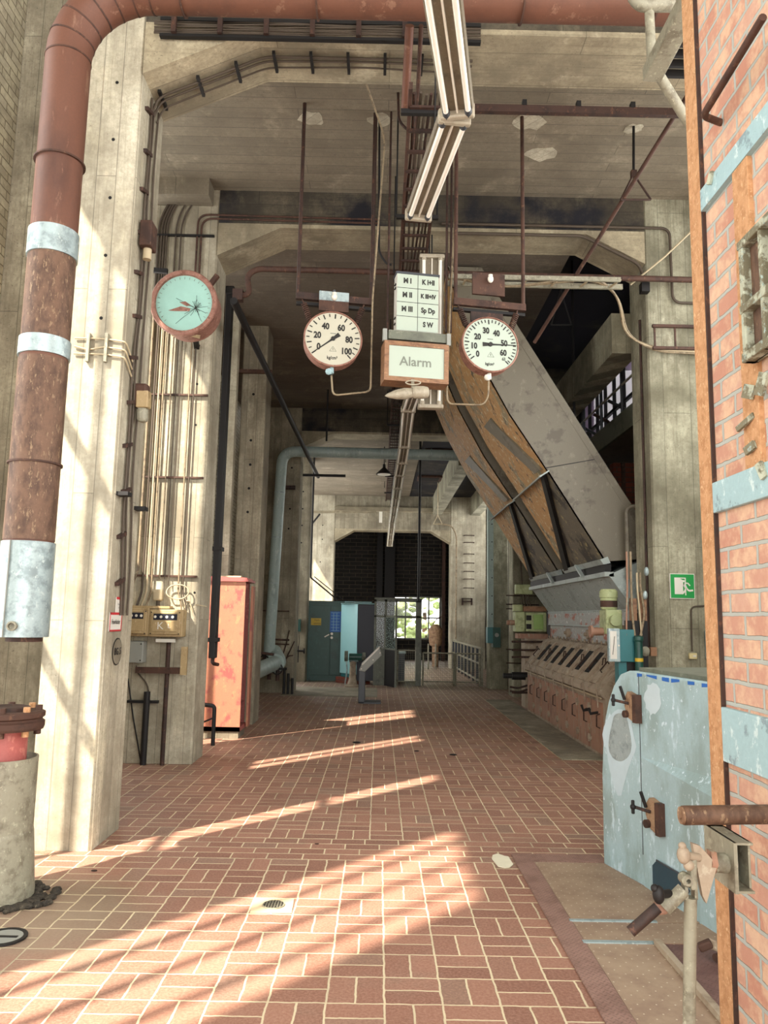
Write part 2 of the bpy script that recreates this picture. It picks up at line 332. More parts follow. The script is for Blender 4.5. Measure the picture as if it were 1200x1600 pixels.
    def ball(s, c, r, sc=(1, 1, 1), n=12, m=8):
        c = Vector(c); q = []; 
        for i in range(m + 1):
            th = PI * i / m
            q += [c + Vector((math.sin(th) * math.cos(2 * PI * j / n) * sc[0], math.sin(th) * math.sin(2 * PI * j / n) * sc[1], math.cos(th) * sc[2])) * r for j in range(n)]
        return s.add(q, [(i * n + j, (i + 1) * n + j, (i + 1) * n + (j + 1) % n, i * n + (j + 1) % n) for i in range(m) for j in range(n)], True)
    def text(s, body, size, o, right, up, depth=.002, align='CENTER', bold=0.0, sx=1.0):
        cu = bpy.data.curves.new('t', 'FONT'); cu.body = body; cu.size = size; cu.align_x = align; cu.align_y = 'CENTER'; cu.resolution_u = 3; cu.offset = bold
        ob = bpy.data.objects.new('t', cu); COL.objects.link(ob); dg = bpy.context.evaluated_depsgraph_get(); me = bpy.data.meshes.new_from_object(ob.evaluated_get(dg))
        o = Vector(o); right = Vector(right).normalized(); up = Vector(up).normalized(); nr = right.cross(up)
        s.add([o + right * v.co.x * sx + up * v.co.y + nr * depth for v in me.vertices], [tuple(p.vertices) for p in me.polygons])
        bpy.data.objects.remove(ob); bpy.data.curves.remove(cu); bpy.data.meshes.remove(me); return s
    def xf(s, m):
        s.v = [m @ p for p in s.v]; return s
    def mesh(s, name, mat, off):
        me = bpy.data.meshes.new(name); me.from_pydata([p - off for p in s.v], [], s.f); me.polygons.foreach_set('use_smooth', s.sm)
        me.materials.append(M[mat] if isinstance(mat, str) else mat); me.validate(); me.update(); return me
    def o(s, name, mat, parent, label=None, bevel=0, stuff=False):
        root = parent
        while root.parent: root = root.parent
        off = Vector((0, 0, 0)) if root.name in LOCAL else Vector(root['_l']) if '_l' in root else root.location.copy()
        ob = bpy.data.objects.new(name, s.mesh(name, mat, off)); COL.objects.link(ob); ob.parent = parent
        if label: ob['label'] = label
        if stuff: ob['kind'] = 'stuff'
        if bevel: bev(ob, bevel)
        return ob
    def one(s, name, mat, label, cat, group=None, bevel=0, kind=None):      # a thing that is one mesh
        xs = [p.x for p in s.v]; ys = [p.y for p in s.v]; zs = [p.z for p in s.v]
        off = Vector(((min(xs) + max(xs)) / 2, (min(ys) + max(ys)) / 2, min(zs)))
        ob = bpy.data.objects.new(name, s.mesh(name, mat, off)); COL.objects.link(ob); ob.location = off; tag(ob, label, cat, group, kind)
        if bevel: bev(ob, bevel)
        return ob
    def st(s, name, mat, label=None, bevel=0):
        ob = s.one(name, mat, label, None, None, bevel, 'structure'); return ob
def bev(ob, wd):
    b = ob.modifiers.new('bevel', 'BEVEL'); b.width = wd; b.segments = 2; b.limit_method = 'ANGLE'
def tag(ob, label=None, cat=None, group=None, kind=None):
    if label: ob['label'] = label
    if cat: ob['category'] = cat
    if group: ob['group'] = group
    if kind: ob['kind'] = kind
    return ob
LOCAL = set()
def T(name, label, cat, loc=(0, 0, 0), rz=0, group=None, local=False, kind=None, rot=None):
    e = bpy.data.objects.new(name, None); COL.objects.link(e); e.location = loc; e.rotation_euler = rot or (0, 0, rz); e.empty_display_size = .1
    if local: LOCAL.add(e.name)
    return tag(e, label, cat, group, kind)
def dup(o, loc=None, rot=None, parent=None, label=None, group=None):
    c = o.copy(); COL.objects.link(c)
    if o.name in LOCAL: LOCAL.add(c.name)
    if parent is not None: c.parent = parent
    if loc is not None: c.location = loc
    if rot is not None: c.rotation_euler = rot
    if label: c['label'] = label
    if group: c['group'] = group
    for ch in list(o.children): dup(ch, parent=c)
    return c
def arc(pts, rad, seg=6):                        # round the corners of a polyline
    pts = [Vector(p) for p in pts]; out = [pts[0]]
    for i in range(1, len(pts) - 1):
        a = pts[i - 1] - pts[i]; b = pts[i + 1] - pts[i]; r = min(rad, a.length * .49, b.length * .49); p0 = pts[i] + a.normalized() * r; p2 = pts[i] + b.normalized() * r
        for k in range(seg + 1):
            t = k / seg; out.append(p0 * (1 - t) ** 2 + pts[i] * 2 * t * (1 - t) + p2 * t * t)
    return out + [pts[-1]]
V = Vector
# ================================================================== THE BUILDING
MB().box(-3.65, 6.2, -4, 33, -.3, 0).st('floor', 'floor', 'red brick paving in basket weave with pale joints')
# left outer wall with its window openings (daylight comes through them)
SL = [(.3, 2.17, .9, 6.8), (3.55, 5.25, .9, 6.8), (6.42, 7.28, 3.0, 6.8), (7.45, 8.6, 3.0, 6.8), (9.0, 10.4, .9, 6.8), (18.9, 21.4, 1.2, 5.7), (21.8, 26.8, .6, 5.8)]
b = MB(); y0 = -4
for a, c, z0, z1 in SL:
    b.box(-3.65, -3.3, y0, a, 0, 9); b.box(-3.65, -3.3, a, c, 0, z0); b.box(-3.65, -3.3, a, c, z1, 9); y0 = c
b.box(-3.65, -3.3, y0, 33, 0, 9); b.st('wall_left', 'leftbrick', 'painted brick side wall at the far left edge')
for i, (a, c, z0, z1) in enumerate(SL):
    b = MB(); n = 3 if i == 0 else 1 if c - a < 2.5 else 4
    for k in range(1, n + 1): yy = a + (c - a) * k / (n + 1); b.box(-3.5, -3.45, yy - .03, yy + .03, z0, z1)

    if i == 1: b.box(-3.5, -3.45, a, c, 4.7, 4.82).box(-3.5, -3.45, a, c, 2.9, 3.0)
    if i > 4: b.box(-3.5, -3.45, a, c, 3.0, 3.08)
    b.box(-3.52, -3.42, a, a + .06, z0, z1); b.box(-3.52, -3.42, c - .06, c, z0, z1); b.box(-3.52, -3.42, a, c, z0, z0 + .06); b.box(-3.52, -3.42, a, c, z1 - .06, z1)
    b.st('window_%d' % (i + 2), 'dark')
MB().box(-3.65, 4.6, -4, 5.8, 8.2, 8.5).st('ceiling_front', 'conc_ceil')
MB().box(-3.3, 4.6, 6.42, 9.09, 7.02, 7.3).st('ceiling', 'conc_ceil', 'board-marked concrete ceiling behind the front beam')
MB().box(-3.3, 2.45, 9.66, 17.5, 6.53, 6.85).st('ceiling_middle', 'conc_ceil2', 'brown concrete ceiling over the middle bay')
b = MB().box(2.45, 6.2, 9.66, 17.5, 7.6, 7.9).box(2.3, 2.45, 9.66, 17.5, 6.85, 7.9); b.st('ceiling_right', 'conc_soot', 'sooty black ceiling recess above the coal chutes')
b = MB().box(-3.3, 1.0, 18.1, 27, 5.98, 6.3); b.st('ceiling_far', 'conc_ceil', 'pale ceiling of the far bay')
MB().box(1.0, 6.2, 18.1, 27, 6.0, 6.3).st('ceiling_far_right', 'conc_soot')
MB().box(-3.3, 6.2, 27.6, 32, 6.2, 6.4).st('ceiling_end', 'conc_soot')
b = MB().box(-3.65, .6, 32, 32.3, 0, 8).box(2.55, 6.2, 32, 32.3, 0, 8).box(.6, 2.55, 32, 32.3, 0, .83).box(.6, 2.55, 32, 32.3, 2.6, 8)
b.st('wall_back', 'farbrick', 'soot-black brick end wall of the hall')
b = MB()
for x in (.63, 1.1, 1.58, 2.06, 2.52): b.box(x - .03, x + .03, 32.05, 32.12, .83, 2.6)
for z in (.86, 1.72, 2.57): b.box(.6, 2.55, 32.05, 32.12, z - .03, z + .03)
wn = T('window_1', 'bright gridded window in the black end wall', None, (1.57, 32.08, .83), kind='structure')
b.o('window_frame', 'greypaint', wn); MB().box(.6, 2.55, 32.08, 32.09, .83, 2.6).o('pane', glass_mat('clear_window_glass', (.8, .85, .8, 1), .08), wn)
MB().box(4.3, 4.6, 3.2, 9.1, 0, 3.2).box(4.3, 4.6, 3.2, 9.1, 6.6, 8.2).box(4.3, 4.6, 3.2, 3.6, .9, 6.6).box(4.3, 4.6, 5.9, 6.4, .9, 6.6).box(4.3, 4.6, 8.7, 9.1, .9, 6.6).st('wall_right', 'conc_right')  # openings added out of view to bring daylight into the near bay
# soil and trees outside the end window
MB().box(-12, 14, 33, 60, -.3, -.05).st('ground_outside', 'gravel')
for i, (x, y, r) in enumerate(((-1.9, 38, 1.9), (2.3, 39, 2.1), (6.9, 40, 2.2))):
    t = T('tree', ['leafy tree left of the end window', 'leafy tree straight behind the end window', 'leafy tree right of the end window'][i], 'tree', (x, y, -.05), group='trees outside')
    MB().cyl((x, y, -.05), (x, y, 2.0), .16, .1).o('trunk', 'rust', t)
    b = MB()
    for k in range(210):
        a = R_.uniform(0, 2 * PI); ph = math.acos(R_.uniform(-1, 1)); rr = r * R_.uniform(.75, 1.02); c = V((x + rr * math.sin(ph) * math.cos(a), y + rr * math.sin(ph) * math.sin(a) * .7, 2.4 + rr * math.cos(ph)))
        if c.z < .1: continue
        b.ball(c, R_.uniform(.12, .34), (1, 1, .7), 5, 3)
    b.o('foliage', 'leaf', t, stuff=True)

def pillar(x0, x1, y0, y1, z1, mat, label, holes=(), face='y', side=None, chamf=.02):
    t = T('concrete_pillar', label, 'pillar', ((x0 + x1) / 2, (y0 + y1) / 2, 0), kind='structure')
    c = chamf
    MB().prism([(x0 + c, y0, 0), (x1 - c, y0, 0), (x1, y0 + c, 0), (x1, y1, 0), (x0, y1, 0), (x0, y0 + c, 0)], (0, 0, z1)).o('shaft', mat, t)
    if holes:
        b = MB()
        for hx_, hz in holes: b.cyl((hx_, y0 - .002, hz), (hx_, y0 + .01, hz), .014 if y0 < 12 else .022, n=10)
        b.o('tie_holes', 'hole', t, stuff=True)
    return t
hl = []
for px, py in ((183, 129), (177, 218), (172, 309), (165, 399), (158, 497)): p = P(px, py, Y=5.8); hl.append((p.x, p.z))
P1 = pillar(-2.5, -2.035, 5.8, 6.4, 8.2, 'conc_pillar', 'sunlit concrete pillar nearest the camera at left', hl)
MB().box(-3.3, -2.5, 6.3, 6.62, 0, 8.2).one('concrete_pilaster', 'conc_far', 'shaded concrete pilaster between painted brick wall and rusty pipe', 'pilaster', kind='structure')
hl = []
for px, py in ((311, 540), (308, 600), (306, 664), (304, 926)): p = P(px, py, Y=9.09); hl.append((p.x, p.z))
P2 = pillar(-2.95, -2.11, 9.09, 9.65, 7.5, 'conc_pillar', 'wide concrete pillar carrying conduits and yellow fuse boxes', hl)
pillar(P(345, 850, Y=11.75).x, P(358, 850, Y=11.75).x, 11.75, 11.9, 6.53, 'conc_pillar', 'thin sunlit concrete strip right of the black drainpipe', chamf=.005)
hl = []
for px, py in ((396, 616), (392, 688), (391, 726), (389, 763), (387, 800)): p = P(px, py, Y=12.4); hl.append((p.x, p.z))
pillar(-2.36, -1.95, 12.4, 13.0, 6.53, 'conc_far', 'shaded concrete pillar above the red cabinet', hl)
hl = []
for px, py in ((456, 731), (453, 795), (451, 826)): p = P(px, py, Y=17.5); hl.append((p.x, p.z))
pillar(-2.87, -1.88, 17.5, 18.1, 7.2, 'conc_far', 'concrete pillar with the pale lagged duct running down it', hl)
hl = [(P(x, y, Y=20.5).x, P(x, y, Y=20.5).z) for x, y in ((474, 768), (473, 795), (472, 821), (471, 848))]
pillar(-2.28, -1.9, 20.5, 21.0, 5.98, 'conc_far', 'narrow perforated pillar left of dark green switch cabinet', hl)
pillar(-2.46, -1.62, 27, 27.6, 6.2, 'conc_pillar', 'bright pillar above the dark green switch cabinet', [(-2.05, 4.9), (-2.05, 4.4), (-2.1, 3.6)])
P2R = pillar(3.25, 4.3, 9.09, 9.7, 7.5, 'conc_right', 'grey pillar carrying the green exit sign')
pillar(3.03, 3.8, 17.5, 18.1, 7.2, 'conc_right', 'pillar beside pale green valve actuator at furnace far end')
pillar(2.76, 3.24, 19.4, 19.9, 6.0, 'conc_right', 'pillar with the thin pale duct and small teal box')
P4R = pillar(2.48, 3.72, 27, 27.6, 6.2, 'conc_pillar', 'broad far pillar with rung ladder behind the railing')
# beams with haunches
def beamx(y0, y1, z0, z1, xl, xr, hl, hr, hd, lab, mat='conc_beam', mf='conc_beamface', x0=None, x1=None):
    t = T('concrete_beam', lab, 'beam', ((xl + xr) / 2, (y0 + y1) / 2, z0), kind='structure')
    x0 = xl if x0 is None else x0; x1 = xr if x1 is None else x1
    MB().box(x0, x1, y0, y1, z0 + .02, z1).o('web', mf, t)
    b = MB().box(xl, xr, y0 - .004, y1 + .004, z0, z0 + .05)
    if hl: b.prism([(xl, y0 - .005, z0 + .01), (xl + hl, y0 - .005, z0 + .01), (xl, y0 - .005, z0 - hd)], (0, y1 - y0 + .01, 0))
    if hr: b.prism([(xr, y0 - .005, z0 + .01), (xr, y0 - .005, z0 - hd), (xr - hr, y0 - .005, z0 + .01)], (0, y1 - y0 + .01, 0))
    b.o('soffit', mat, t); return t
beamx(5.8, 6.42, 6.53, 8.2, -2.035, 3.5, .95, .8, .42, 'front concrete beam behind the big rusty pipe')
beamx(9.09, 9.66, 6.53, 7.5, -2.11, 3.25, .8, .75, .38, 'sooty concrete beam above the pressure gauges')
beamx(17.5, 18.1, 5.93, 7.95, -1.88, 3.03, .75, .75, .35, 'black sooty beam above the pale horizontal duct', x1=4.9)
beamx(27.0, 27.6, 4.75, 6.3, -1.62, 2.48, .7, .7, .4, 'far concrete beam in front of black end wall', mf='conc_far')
MB().box(-1.62, 2.48, 26.8, 27.0, 5.42, 5.56).one('concrete_ledge', 'conc_beam', 'thin pale ledge along the far concrete beam', 'ledge', kind='structure')
MB().prism([(3.0, 9.7, 5.2), (3.35, 9.7, 5.2), (3.35, 9.7, 5.75), (3.0, 9.7, 5.75)], (0, 7.8, 0)).one('concrete_edge_beam', 'conc_right', 'long concrete edge beam with cable hooks above the walkway', 'beam', kind='structure')
for x in (2.0, 3.35):
    MB().box(x - .16, x + .16, 18.1, 27, 5.35, 6.02).one('concrete_joist', 'conc_right', 'concrete joist of the far ceiling, ' + ('nearer the rod' if x < 3 else 'nearer the chutes'), 'beam', kind='structure')
for p, q, lab in ((612, 729, 'nearer'), (612, 764, 'further')):
    y = 19.5 if lab == 'nearer' else 23.2
    t = T('ceiling_slot', 'rust-edged slot in the far ceiling, ' + lab + ' of the two', 'slot', (1.75, y, 5.97)); MB().box(1.1, 1.85, y - .35, y + .35, 5.93, 5.99).o('frame', 'rust', t); MB().box(1.2, 1.75, y - .26, y + .26, 5.92, 5.93).o('opening', 'hole', t)
for x0, x1, lab in ((-.13, .12, 'left'), (.2, .62, 'right')):
    MB().box(x0, x1, 31.6, 31.9, 0, 6.2).one('steel_column', 'dark', 'black steel column before the end wall, ' + lab + ' of the pair', 'column', 'columns at the end wall')
t = T('steel_column', 'rusty brown column beside the end window', 'column', (2.62, 31.7, 0)); MB().box(2.56, 2.7, 31.6, 31.8, 0, 5.4).o('shaft', 'rust', t); MB().box(2.85, 3.05, 31.6, 31.8, 0, 5.4).o('casing', 'galv', t)

# ================================================================== LEFT SIDE
# big rusty pipe
t = T('overhead_pipe', 'big rusty red pipe crossing above and coming down at left', 'pipe', (-2.29, 5.0, 1.5))
zc = 6.16; xc = -2.29
path = [(xc, 5.0, 1.95), (xc, 5.0, 4.9)] + [(xc + .57 - .57 * math.cos(a), 5.0, zc - .57 + .57 * math.sin(a)) for a in [PI / 2 * k / 10 for k in range(11)]] + [(0, 5.0, zc), (4.2, 5.0, zc)]
MB().tube(path, .153, 32).o('pipe_run', 'rustpipe', t)
b = MB()
for a in [PI / 2 * k / 6 for k in range(7)]:
    c = V((xc + .57 - .57 * math.cos(a), 5.0, zc - .57 + .57 * math.sin(a))); d = V((math.sin(a), 0, math.cos(a))); MB().cyl(c - d * .006, c + d * .006, .157, n=32).o('weld_seam', 'rust', t)
seam = lambda a, c, r=.17: MB().cyl(a, c, r, n=32).o('weld_seam', 'rust', t)
for z in (4.8, 2.66): seam((xc, 5.0, z - .006), (xc, 5.0, z + .006))
for x in (-1.5, -.53, .95, 1.9, 2.05): seam((x - .006, 5.0, zc), (x + .006, 5.0, zc))
za, zb, zc2, zd = P(85, 365, Y=5.0).z, P(80, 405, Y=5.0).z, P(75, 533, Y=5.0).z, P(73, 560, Y=5.0).z
MB().cyl((xc, 5.0, zb), (xc, 5.0, za), .165, n=32).o('clamp_band', 'galv', t); MB().cyl((xc, 5.0, zd), (xc, 5.0, zc2), .165, n=32).o('clamp_band', 'galv', t)
MB().cyl((xc, 5.0, zd), (xc, 5.0, zc2 + .6), .1555, n=32, caps=False).o('rusted_section', 'galvbrown', t)
MB().cyl((xc, 5.0, P(60, 845, Y=5.0).z), (xc, 5.0, zd - .02), .157, n=32).o('rusted_section', 'galvbrown', t)
zt, zl = P(60, 848, Y=5.0).z, P(45, 995, Y=5.0).z
e = MB().cyl((xc, 5.0, zl), (xc, 5.0, zt), .165, n=32).o('end_sleeve', 'galv', t)
MB().beam((xc - .04, 4.835, zl), (xc - .04, 4.835, zt), .012, .006).o('sheet_seam', 'greypaint', e)
MB().cyl((xc + .02, 5.0, zl - .03), (xc + .02, 5.0, zl), .11, n=24).o('inner_lip', 'rust', t)
p = P(22, 978, Y=4.83); n_ = MB().lathe(p + V((0, .02, 0)), (.1, -1, 0), [(.017, 0), (.017, .05), (.03, .052), (.03, .075), (.02, .076), (.02, .05)], 16).o('drain_nozzle', 'steelgrey', t)
# flanged standpipe
cx_, cy_ = -2.27, 4.85
t = T('flanged_standpipe', 'rusty flanged pipe stub in a conical metal sleeve, lower left corner', 'pipe', (cx_, cy_, 0))
MB().lathe((cx_, cy_, 0), (0, 0, 1), [(.2, .05), (.235, .02), (.205, .38), (.2, .40), (.2, .82), (.19, .82), (.19, .4)]).o('sleeve', 'steelgrey', t)
MB().lathe((cx_, cy_, 0), (0, 0, 1), [(.13, .3), (.13, .98), (.15, .99), (.17, 1.0)]).o('pipe', 'redpaint', t)
MB().lathe((cx_, cy_, 0), (0, 0, 1), [(.17, .985), (.215, .985), (.22, 1.0), (.22, 1.03), (.205, 1.04), (.205, 1.05), (.22, 1.06), (.22, 1.085), (.2, 1.095), (.12, 1.095)]).o('flange', 'rust', t)
MB().lathe((cx_, cy_, 0), (0, 0, 1), [(.13, 1.09), (.13, 1.115), (.11, 1.12), (.06, 1.11)]).o('hub', 'darkrust', t)
for k in range(8):
    a = 2 * PI * k / 8 + .3; q = V((cx_ + .18 * math.cos(a), cy_ + .18 * math.sin(a), 0))
    MB().cyl(q + V((0, 0, 1.093)), q + V((0, 0, 1.125)), .021, n=6).cyl(q + V((0, 0, .95)), q + V((0, 0, .985)), .021, n=6).o('bolt', 'rustorange' if k % 2 else 'rust', t)
b = MB()
for k in range(60):
    a = R_.uniform(-1.4, 1.3); r = R_.uniform(.2, .34); b.ball((cx_ + r * math.cos(a) + .05, cy_ + r * math.sin(a) * .8, .012), R_.uniform(.015, .04), (1, 1, .5), 6, 4)
b.one('rubble', 'gravel', 'dark broken rubble in the floor around the conical sleeve', 'rubble', kind='stuff')
# covers in the paving
t = T('drain_cover', 'small round perforated cover set in mortar in the paving', 'drain cover', (-.59, 4.815, 0))
MB().prism([(-.71, 4.7, .001), (-.47, 4.71, .001), (-.48, 4.93, .001), (-.72, 4.92, .001)], (0, 0, .004)).o('mortar_surround', plain('old_mortar', hx('b9ab8c'), .9), t)
MB().cyl((-.59, 4.815, .003), (-.59, 4.815, .012), .065, n=24).o('lid', 'steelgrey', t)
b = MB()
for k in range(-3, 4): h = math.sqrt(.06 ** 2 - (k * .017) ** 2); b.box(-.59 - h, -.59 + h, 4.815 + k * .017 - .002, 4.815 + k * .017 + .002, .012, .014); b.box(-.59 + k * .017 - .002, -.59 + k * .017 + .002, 4.815 - h, 4.815 + h, .012, .014)
b.o('grid', 'dark', t)
t = T('valve_cover', 'round grey cast cover in the paving at the left edge', 'cover', (-1.93, 4.3, 0))
MB().lathe((-1.93, 4.3, 0), (0, 0, 1), [(.115, .002), (.115, .012), (.095, .012), (.095, .006)]).o('rim', 'dark', t); MB().cyl((-1.93, 4.3, .002), (-1.93, 4.3, .009), .094, n=28).o('lid', 'greypaint', t)
MB().box(-2.0, -1.86, 4.29, 4.31, .009, .012).o('lifting_slot', 'dark', t)
# loose bits on the paving
for px, py, s, m_, lab in ((147, 1361, .022, 'darkrust', 'dead leaf near the first pillar'), (495, 1319, .018, 'darkrust', 'dead leaf in the middle of the paving'), (708, 1180, .05, 'dark', 'dark crumb on the paving by the last light streak'), (651, 1174, .035, 'dark', 'small dark crumb left of the other one'), (557, 1161, .06, 'dark', 'dark chip on the paving left of crumbs')):
    c = P(px, py, Z=0); MB().ball(c + V((0, 0, s * .15)), s, (1, .7, .2), 8, 5).one('debris', m_, lab, 'debris')
c = P(785, 1346, Z=0); b = MB(); pts = [c + V((.075 * math.cos(a) * R_.uniform(.7, 1.1), .16 * math.sin(a) * R_.uniform(.7, 1.1), .002)) for a in [2 * PI * k / 11 for k in range(11)]]; b.prism(pts, (0, 0, .006)); b.one('mortar_patch', plain('pale_mortar', hx('d6d0b8'), .9), 'pale irregular mortar patch at the corner of the floor plates', 'patch')

# cable tray above the front beam
t = T('cable_tray', 'cable tray full of dark cables under the rusty crossing pipe', 'cable tray', (-.6, 5.65, 6.45))
za, zb = P(400, 28, Y=5.7).z, P(400, 48, Y=5.7).z
MB().box(-1.9, .75, 5.74, 5.78, zb - .03, zb - .005).o('rail', 'dark', t); MB().box(-1.9, .75, 5.74, 5.78, za, za + .03).o('rail', 'dark', t)
b = MB()
for k in range(7): x = -1.8 + k * .38; MB().box(x, x + .04, 5.71, 5.74, zb - .01, za + .02).o('strap', 'darkrust', t)
for k in range(7):
    z = zb + .01 + k * (za - zb) / 6.5
    MB().tube([(-1.95 + q * .27, 5.755 + .006 * math.sin(q * 1.3 + k), z + .006 * math.sin(q * .9 + k * 2)) for q in range(11)], .0085, 6).o('cable', 'cable', t)
# cable run on the front beam soffit, left pillar
def cable(pts, r, mat, lab, cat='cable', name='cable', group=None, rad=.06): return MB().tube(arc(pts, rad), r, 7).one(name, mat, lab, cat, group)
zs = 6.515
pp = [P(600, 96, Z=zs), P(500, 96, Z=zs), P(400, 88, Z=zs)]
base = [V((.72, 6.12, 6.515)), V((-.2, 6.12, 6.515)), V((-1.08, 6.12, 6.515)), V((-1.98, 6.12, 6.11)), V((-2.02, 6.1, 5.95))]
t = T('cable_run', 'three dark cables clipped across the front beam soffit', 'cables', (-.6, 6.12, 6.51))
for k, (dy, dz, r) in enumerate(((-.05, -.012, .012), (0, -.012, .010), (.08, -.012, .008))):
    MB().tube(arc([p + V((0, dy, dz)) + V((0, .02 * math.sin(p.x * 3), 0)) * k for p in base], .1), r, 7).o('cable', 'cable', t)
for k in range(9):
    x = .6 - k * .32; z = 6.515 if x > -1.08 else 6.515 - (-1.08 - x) * .44; MB().cbox((x, 6.13, z - .015), (.025, .24, .03)).o('clip', 'dark', t)
t = T('cable_run', 'dark cables clipped down the side of nearest pillar', 'cables', (-2.02, 6.1, 2))
for k, (yy, r) in enumerate(((6.02, .011), (6.08, .009), (6.2, .009))):
    top = 6.05; pts = []
    for q in range(24): z = top - q * .19; pts.append((-2.018, yy + .015 * math.sin(q * .9 + k) - (.05 * math.sin(max(0, q - 10) * .3)), z))
    MB().tube(pts, r, 7).o('cable', 'cable', t)
for q in range(12):
    MB().cbox((-2.02, 5.98 + .03 * (q % 2), 5.9 - q * .36), (.03, .16, .03), rx=.3).o('clip', 'darkrust', t)
# three wires across the front of the first pillar
t = T('cable_run', 'three short wires on clips around the sunlit pillar', 'cables', (-2.2, 5.78, 4.0))
z0 = P(150, 530, Y=5.8).z
for k, dz in enumerate((0, -.065, -.125)):
    MB().tube(arc([(-2.42, 5.785, z0 + dz), (-2.3, 5.785, z0 + dz - .03 * (k == 1)), (-2.2, 5.785, z0 + dz), (-2.04, 5.785, z0 + dz - .02), (-2.02, 5.8, z0 + dz - .03), (-2.02, 6.0, z0 + dz - .14)], .05), .007, 7).o('wire', 'cablelight', t)
for x in (-2.31, -2.17): MB().box(x - .012, x + .012, 5.765, 5.8, z0 - .19, z0 + .04).o('clip', 'steelgrey', t)
# small bulkhead lamp on pillar side, junction box
p0 = P(220, 625, X=-1.98)
t = T('wall_lamp', 'rusty bulkhead lamp with hanging glass on the side of first pillar', 'lamp', (-2.0, p0.y, p0.z - .15))
MB().cbox((-1.975, p0.y, p0.z + .03), (.11, .11, .2), rx=.08).o('housing', 'rust', t, bevel=.02); MB().cbox((-1.955, p0.y - .005, p0.z + .0), (.1, .1, .14), rx=.08).o('cover_plate', 'yellowbox', t, bevel=.01); MB().cbox((-1.96, p0.y + .01, p0.z - .12), (.085, .09, .13), rx=.1).o('lamp_glass', 'steelgrey', t, bevel=.03)
p0 = P(228, 370, X=-1.99)
t = T('junction_box', 'dark rusty junction box behind the broken round gauge', 'junction box', (-1.99, p0.y, p0.z - .1))
MB().cbox((-1.97, p0.y, p0.z), (.1, .16, .22)).o('housing', 'rust', t, bevel=.01); MB().cyl((-1.97, p0.y, p0.z - .11), (-1.97, p0.y, p0.z - .2), .035).o('gland', 'cablelight', t)
# brackets on the pillar side
for px, py in ((215, 795), (188, 772)):
    p = P(px, py, X=-2.02); MB().cbox((-1.99, p.y, p.z), (.09, .1, .03)).one('bracket', 'dark', 'small black bracket on first pillar, ' + ('upper right' if px == 215 else 'lower left'), 'bracket')
# signs on the pillar
for (y0_, y1_, za, zb, lab) in ((5.93, 6.06, *(P(185, v, X=-2.033).z for v in (933, 960)), 'upper'), (5.86, 6.1, *(P(185, v, X=-2.033).z for v in (957, 986)), 'lower')):
    if lab == 'upper':
        t = T('warning_sign', 'narrow white sign with red border, upper one on nearest pillar', 'sign', (-2.03, 5.99, zb)); y0_, y1_ = 5.98, 6.16
    else:
        t = T('warning_sign', 'wide white sign with red border above the oval mark', 'sign', (-2.03, 5.98, zb)); y0_, y1_ = 5.86, 6.13
    MB().box(-2.033, -2.028, y0_, y1_, zb, za).o('panel', 'signwhite', t)
    b = MB().box(-2.028, -2.026, y0_, y1_, za - .018, za)
    if lab == 'lower': b.box(-2.028, -2.026, y0_, y1_, zb, zb + .012).box(-2.028, -2.026, y0_, y0_ + .012, zb, za).box(-2.028, -2.026, y1_ - .012, y1_, zb, za)
    b.o('red_border', 'signred', t)
    yc = (y0_ + y1_) / 2; zc_ = (za + zb) / 2
    if lab == 'lower': MB().text('Feuerlöscher', .05, (-2.028, yc, zc_), (0, 1, 0), (0, 0, 1), .003, sx=.7, bold=.001).o('lettering', 'ink', t)
    else: MB().text('Feuerlöscher', .022, (-2.028, yc, zc_ + .012), (0, 1, 0), (0, 0, 1), .003).text('im Notfall', .022, (-2.028, yc, zc_ - .014), (0, 1, 0), (0, 0, 1), .003).o('lettering', 'ink', t)
p = P(183, 1018, X=-2.03); b = MB(); q = []
t = T('painted_mark', 'painted oval with code on the first pillar side', 'mark', (-2.03, p.y, p.z - .1))
ov = lambda r1, r2: [(-2.031, p.y + r1 * math.cos(a), p.z + r2 * math.sin(a)) for a in [2 * PI * k / 28 for k in range(28)]]
MB().prism(ov(.105, .105), (.002, 0, 0)).o('ring', 'ink', t); MB().prism([(x + .002, y, z) for x, y, z in ov(.096, .096)], (.001, 0, 0)).o('field', 'conc_far', t)
MB().text('BG 5', .075, (-2.028, p.y, p.z), (0, 1, 0), (0, 0, 1), .003, bold=.002).o('lettering', 'ink', t)

# conduits on the second pillar
Yc = 9.07
def zq(px, py, Y=Yc): q = P(px, py, Y=Y); return V((q.x, Y, q.z))
runs = [(228, .016, 470, 925, 'conduit'), (236, .014, 480, 960, 'cable'), (243, .012, 480, 960, 'cablelight'), (250, .012, 480, 960, 'conduit'), (262, .009, 470, 905, 'conduit'), (270, .006, 470, 905, 'cable'), (276, .006, 470, 915, 'cable'), (291, .010, 490, 960, 'conduit'), (298, .009, 490, 960, 'cable')]
lbs = ['thick grey conduit', 'dark conduit', 'beige conduit', 'brown conduit', 'slim conduit', 'thin dark wire', 'second thin dark wire', 'right-hand grey conduit', 'rightmost dark conduit']
for i, (px, r, y0_, y1_, m_) in enumerate(runs):
    x = zq(px, 700).x; zt = zq(px, y0_).z; zb = zq(px, y1_).z
    cable([(x, Yc - .01, zt), (x, Yc - .01, zb + .25), (x + (.05 if i > 6 else -.05 if i < 4 else 0), Yc - .02, zb + .1), (x + (.05 if i > 6 else -.05 if i < 4 else 0), Yc - .03, zb)], r, m_, lbs[i] + ' down the second pillar to the fuse boxes', 'conduit', 'conduit', 'conduits on the second pillar', .1)
